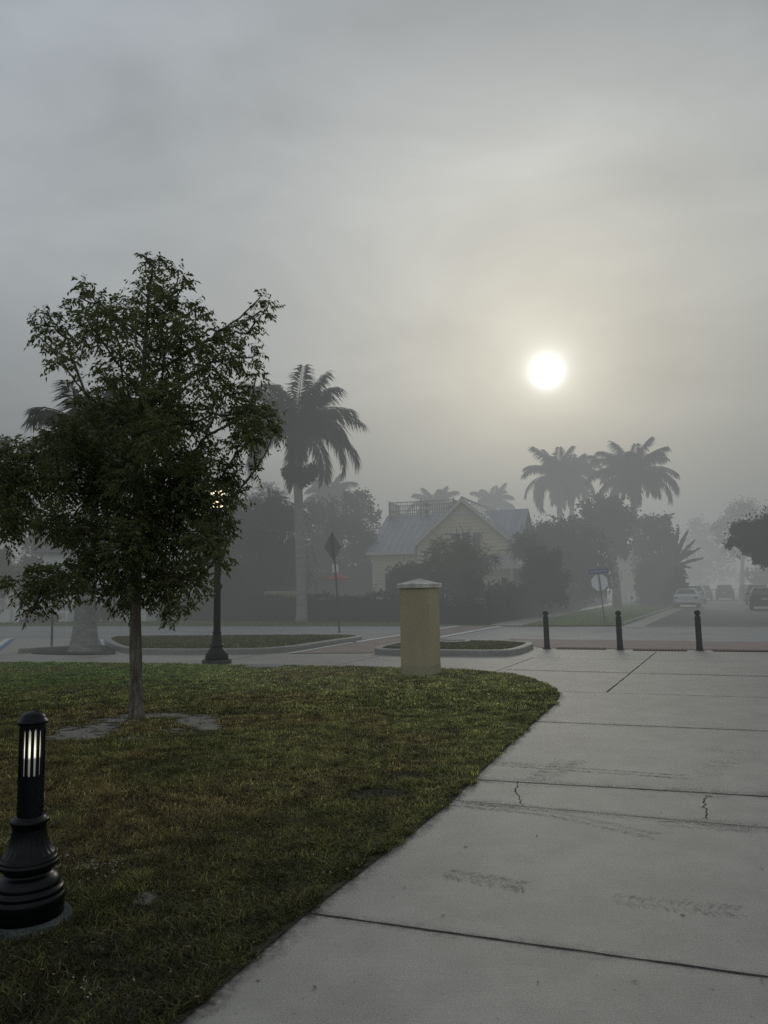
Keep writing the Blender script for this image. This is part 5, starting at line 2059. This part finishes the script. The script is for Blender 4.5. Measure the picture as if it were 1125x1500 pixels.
CARS = {
    'sedan': dict(lower=[(0.0, .74, .40, .84), (.05, .82, .34, .93), (.18, .88, .28, .99), (.6, .90, .22, 1.01), (1.2, .90, .2, .98), (3.1, .90, .2, .95), (3.9, .88, .22, .86), (4.4, .82, .28, .76), (4.6, .70, .36, .62)],
                  cab=[(0.72, 3.45), (1.30, 2.55)], zb=.96, zr=1.42, wb=.80, wt=.60, L=4.6, tail=(0.76, 0.22, 0.14), tw=.33),
    'suv': dict(lower=[(0.0, .80, .42, 1.0), (.05, .87, .36, 1.08), (.2, .91, .3, 1.10), (.8, .92, .26, 1.10), (3.2, .92, .26, 1.06), (4.0, .90, .28, 1.0), (4.5, .84, .32, .9), (4.7, .74, .4, .72)],
                cab=[(0.10, 3.55), (0.42, 2.75)], zb=1.07, zr=1.68, wb=.84, wt=.66, L=4.7, tail=(0.92, 0.14, 0.34), tw=.37),
    'hatch': dict(lower=[(0.0, .76, .40, .92), (.05, .83, .34, 1.0), (.2, .87, .28, 1.02), (.8, .88, .24, 1.0), (3.0, .88, .22, .96), (3.7, .86, .24, .88), (4.1, .78, .3, .76), (4.25, .66, .38, .6)],
                  cab=[(0.15, 3.3), (0.75, 2.45)], zb=.98, zr=1.47, wb=.80, wt=.60, L=4.25, tail=(0.84, 0.16, 0.26), tw=.34),
}


def car(label, p, style, paint, group, heading):
    s = CARS[style]
    root = thing('parked_car' if group else 'car', label, 'car', (p.x, p.y, 0.008), heading, group)
    mb = MB()
    ring_loft(mb, s['lower'])
    (b0, b1), (t0, t1) = s['cab']
    zb, zr, wb, wt = s['zb'], s['zr'], s['wb'], s['wt']
    mid = (t0 + t1) / 2
    vs = [(-wb, b0, zb), (wb, b0, zb), (wb, b1, zb), (-wb, b1, zb), (-wt, t0, zr - .04), (wt, t0, zr - .04), (wt, t1, zr - .03), (-wt, t1, zr - .03), (-wt * .9, mid, zr), (wt * .9, mid, zr)]
    mb.add(vs, [(0, 1, 5, 4), (2, 3, 7, 6), (1, 2, 6, 9, 5), (3, 0, 4, 8, 7), (4, 5, 9, 8), (8, 9, 6, 7)])
    mb.build('body', paint, root, smooth=False, bevel=0.05)

    def panel(name, c4, mat, inset_=0.10, off=0.012, par=None):
        P = [Vector(q) for q in c4]
        c = sum(P, Vector()) / 4
        nrm = (P[1] - P[0]).cross(P[2] - P[1]).normalized()
        mb = MB()
        mb.slab([q.lerp(c, inset_) + nrm * off for q in P], 0.008)
        return mb.build(name, mat, par or root)
    panel('rear_window', [vs[0], vs[1], vs[5], vs[4]], 'car_glass', 0.13)
    panel('windscreen', [vs[2], vs[3], vs[7], vs[6]], 'car_glass', 0.12)
    panel('side_window', [vs[1], vs[2], vs[6], vs[5]], 'car_glass', 0.13)
    panel('side_window', [vs[3], vs[0], vs[4], vs[7]], 'car_glass', 0.13)
    tz, tww, th = s['tail']
    for sg in (-1, 1):
        mb = MB()
        mb.box((sg * (s['lower'][1][1] - tww / 2 - 0.03), 0.035, tz), (tww, 0.10, th))
        mb.build('tail_light', 'tail_red', root, bevel=0.02)
        mb = MB()
        mb.box((sg * (wb + 0.12), b1 - 0.55, zb + 0.08), (0.2, 0.11, 0.13))
        mb.build('mirror', paint, root, bevel=0.03)
    mb = MB()
    mb.box((0, -0.012, s['tail'][0] - 0.10), (0.31, 0.02, 0.155))
    mb.build('number_plate', 'plate', root)
    mb = MB()
    mb.box((0, 0.0, 0.46), (1.45, 0.10, 0.15))
    mb.build('bumper', paint, root, bevel=0.04)
    mb = MB()
    mb.box((0, 0.05, 0.36), (1.3, 0.10, 0.1))
    mb.build('bumper_trim', 'black_plastic', root, bevel=0.02)
    for yy in (0.85, s['L'] - 0.95):
        for sg in (-1, 1):
            mb = MB()
            mb.lathe([(0.19, -0.1), (0.30, -0.105), (0.325, -0.07), (0.325, 0.07), (0.30, 0.105), (0.19, 0.1)], n=20)
            wv = [(sg * (s['lower'][3][1] - 0.12) + z, yy + x, 0.325 + y) for (x, y, z) in mb.v]
            mb.v = wv
            wh = mb.build('wheel', 'tyre', root, smooth=False)
            mb = MB()
            mb.lathe([(0.0, 0.07), (0.06, 0.085), (0.19, 0.075), (0.2, 0.05)], n=14)
            mb.v = [(sg * (s['lower'][3][1] - 0.12 + z + 0.028), yy + x, 0.325 + y) for (x, y, z) in mb.v]
            mb.build('rim', 'rim', wh)
    return root


hd = -math.atan2(sdir.x, sdir.y)


def carpos(px, D):
    q = At(px, 860, D)
    return Vector((q.x, q.y, 0))


GRP = 'cars parked along the side street'
car('white saloon nearest on the left kerb of the side street', carpos(1003.5, 57), 'sedan', 'paint_white', GRP, hd)
car('white estate car second in the row on the left kerb', carpos(1016, 71), 'suv', 'paint_white', GRP, hd)
car('grey car third in the row on the left kerb, mostly hidden', carpos(1028.5, 84), 'suv', 'paint_grey', GRP, hd)
car('dark car driving away in the middle of the side street', carpos(1061, 82), 'suv', 'paint_brown', None, hd)
car('dark green hatchback nearest on the right kerb, cut by the picture edge', carpos(1119, 49.5), 'hatch', 'paint_green', GRP, hd)
car('car with a pale roof second in the row on the right kerb', carpos(1109, 63), 'suv', 'paint_grey', GRP, hd)
car('silver car third in the row on the right kerb', carpos(1101.5, 76), 'hatch', 'paint_silver', GRP, hd)
car('dark boxy car fourth in the row on the right kerb', carpos(1095, 90), 'suv', 'paint_brown', GRP, hd)

# ------------------------------------------------------------------ fog, sky and sun
SD = ray(801, 545).normalized()
EL = math.asin(SD.z)
AZ = math.atan2(SD.x, SD.y)

FOGTOP = 24.0
SIG = 0.0118
FOGL = (0.278, 0.293, 0.287)
mb = MB()
mb.box((0, 612, FOGTOP / 2 - 0.5), (2400, 1200, FOGTOP + 1.0))
fm = bpy.data.materials.new('fog')
fm.use_nodes = True
nt = fm.node_tree
for n_ in list(nt.nodes):
    nt.nodes.remove(n_)
out = nt.nodes.new('ShaderNodeOutputMaterial')
ab = nt.nodes.new('ShaderNodeVolumeAbsorption')
ab.inputs['Color'].default_value = (0, 0, 0, 1)
ab.inputs['Density'].default_value = SIG
em = nt.nodes.new('ShaderNodeEmission')
em.inputs['Color'].default_value = (*FOGL, 1)
ge = nt.nodes.new('ShaderNodeNewGeometry')
dp = nt.nodes.new('ShaderNodeVectorMath')
dp.operation = 'DOT_PRODUCT'
nt.links.new(ge.outputs['Incoming'], dp.inputs[0])
dp.inputs[1].default_value = tuple(-SD)


def fm_(op, a, b):
    q = nt.nodes.new('ShaderNodeMath')
    q.operation = op
    for i, v in enumerate((a, b)):
        if isinstance(v, (int, float)):
            q.inputs[i].default_value = v
        else:
            nt.links.new(v, q.inputs[i])
    return q.outputs[0]


# glow put into the fog for scattered sunlight: brighter looking towards the sun
ph = fm_('POWER', fm_('MAXIMUM', dp.outputs['Value'], 0.0), 14.0)
nt.links.new(fm_('MULTIPLY', fm_('ADD', fm_('MULTIPLY', ph, 0.52), 0.66), SIG), em.inputs['Strength'])
ad = nt.nodes.new('ShaderNodeAddShader')
nt.links.new(ab.outputs[0], ad.inputs[0])
nt.links.new(em.outputs[0], ad.inputs[1])
nt.links.new(ad.outputs[0], out.inputs['Volume'])
MATS['fog'] = fm
fog = mb.build('fog', 'fog')
tag(fog, kind='structure')

w = bpy.data.worlds.new("World")
scene.world = w
w.use_nodes = True
nt = w.node_tree
N, Lk = nt.nodes, nt.links
bg = N['Background']
sky = N.new('ShaderNodeTexSky')
sky.sky_type = 'NISHITA'
sky.sun_disc = False
sky.sun_elevation = EL
sky.sun_rotation = AZ
sky.air_density = 1.0
sky.dust_density = 6.0
tc = N.new('ShaderNodeTexCoord')


def M(op, a, b=None, c=None):
    m_ = N.new('ShaderNodeMath')
    m_.operation = op
    for i, v in enumerate((a, b, c)):
        if v is None:
            continue
        if isinstance(v, (int, float)):
            m_.inputs[i].default_value = v
        else:
            Lk.new(v, m_.inputs[i])
    return m_.outputs[0]


def dot(v):
    d = N.new('ShaderNodeVectorMath')
    d.operation = 'DOT_PRODUCT'
    Lk.new(tc.outputs['Generated'], d.inputs[0])
    d.inputs[1].default_value = v
    return d.outputs['Value']


def scale_col(col, fac):
    v = N.new('ShaderNodeVectorMath')
    v.operation = 'SCALE'
    if isinstance(col, tuple):
        v.inputs[0].default_value = col
    else:
        Lk.new(col, v.inputs[0])
    if isinstance(fac, (int, float)):
        v.inputs['Scale'].default_value = fac
    else:
        Lk.new(fac, v.inputs['Scale'])
    return v.outputs[0]


def vadd(a, b):
    v = N.new('ShaderNodeVectorMath')
    v.operation = 'ADD'
    Lk.new(a, v.inputs[0])
    Lk.new(b, v.inputs[1])
    return v.outputs[0]


ang = M('MULTIPLY', M('ARCCOSINE', M('MINIMUM', dot(tuple(SD)), 0.9999999)), 180 / math.pi)
sz = N.new('ShaderNodeSeparateXYZ')
Lk.new(tc.outputs['Generated'], sz.inputs[0])
cr = N.new('ShaderNodeValToRGB')
el = cr.color_ramp.elements
el[0].position, el[0].color = 0.0, (0.27, 0.285, 0.28, 1)
el[1].position, el[1].color = 1.0, (0.33, 0.35, 0.37, 1)
for p_, c_ in ((0.12, (0.32, 0.335, 0.33)), (0.33, (0.46, 0.485, 0.487)), (0.49, (0.45, 0.478, 0.487)), (0.66, (0.355, 0.385, 0.41))):
    q_ = el.new(p_)
    q_.color = (*c_, 1)
Lk.new(M('MAXIMUM', sz.outputs['Z'], 0.0), cr.inputs[0])
# drifting cloud structure
mp = N.new('ShaderNodeMapping')
mp.inputs['Scale'].default_value = (1.2, 1.2, 2.6)
mp.inputs['Rotation'].default_value = (0.2, 0.5, 0.3)
Lk.new(tc.outputs['Generated'], mp.inputs[0])
nz = N.new('ShaderNodeTexNoise')
nz.inputs['Scale'].default_value = 2.3
nz.inputs['Detail'].default_value = 5
nz.inputs['Roughness'].default_value = 0.48
nz.inputs['Distortion'].default_value = 0.4
Lk.new(mp.outputs[0], nz.inputs['Vector'])
mr = N.new('ShaderNodeMapRange')
mr.inputs['From Min'].default_value = 0.3
mr.inputs['From Max'].default_value = 0.7
mr.inputs['To Min'].default_value = 0.77
mr.inputs['To Max'].default_value = 1.20
Lk.new(nz.outputs['Fac'], mr.inputs[0])
base = scale_col(cr.outputs[0], mr.outputs[0])
# cooler, dimmer to the left; a bit dimmer right of the sun
lf = M('MULTIPLY', M('MAXIMUM', M('MULTIPLY', sz.outputs['X'], -1.0), 0.0), 1.0)
base = vadd(base, scale_col((-0.08, -0.05, 0.01), lf))
rt = M('MAXIMUM', M('SUBTRACT', sz.outputs['X'], 0.18), 0.0)
base = vadd(base, scale_col((-0.20, -0.19, -0.18), rt))
ex = lambda s, p=1.0: M('EXPONENT', M('MULTIPLY', M('POWER', M('DIVIDE', ang, s), p), -1.0))
glow = scale_col((0.27, 0.225, 0.11), ex(7.0))
base = vadd(base, scale_col(glow, M('POWER', mr.outputs[0], 2.0)))
base = vadd(base, scale_col((0.07, 0.068, 0.052), ex(20.0, 2.0)))
base = vadd(base, scale_col((0.52, 0.53, 0.45), ex(3.0, 1.6)))
base = vadd(base, scale_col((0.42, 0.52, 0.58), ex(1.5, 2.0)))
base = vadd(base, scale_col((2.5, 2.75, 2.85), ex(0.86, 2.0)))
base = vadd(base, scale_col(sky.outputs[0], 0.004))
Lk.new(base, bg.inputs['Color'])
bg.inputs['Strength'].default_value = 1.0

sl_ = bpy.data.lights.new('sun', 'SUN')
sl_.energy = 0.5
sl_.angle = R(14)
sl_.color = (1.0, 0.93, 0.80)
so = bpy.data.objects.new('sun', sl_)
COL.objects.link(so)
so.rotation_euler = (-SD).to_track_quat('-Z', 'Y').to_euler()

# ------------------------------------------------------------------ render settings
scene.render.engine = 'CYCLES'
c_ = scene.cycles
c_.use_denoising = False
c_.use_adaptive_sampling = False
c_.max_bounces = 6
c_.diffuse_bounces = 3
c_.glossy_bounces = 3
c_.transparent_max_bounces = 16
c_.volume_bounces = 0
c_.sample_clamp_indirect = 5
scene.view_settings.view_transform = 'Standard'
scene.view_settings.look = 'None'
scene.view_settings.exposure = 0
scene.view_settings.gamma = 1
scene.render.resolution_x = 768
scene.render.resolution_y = 1024
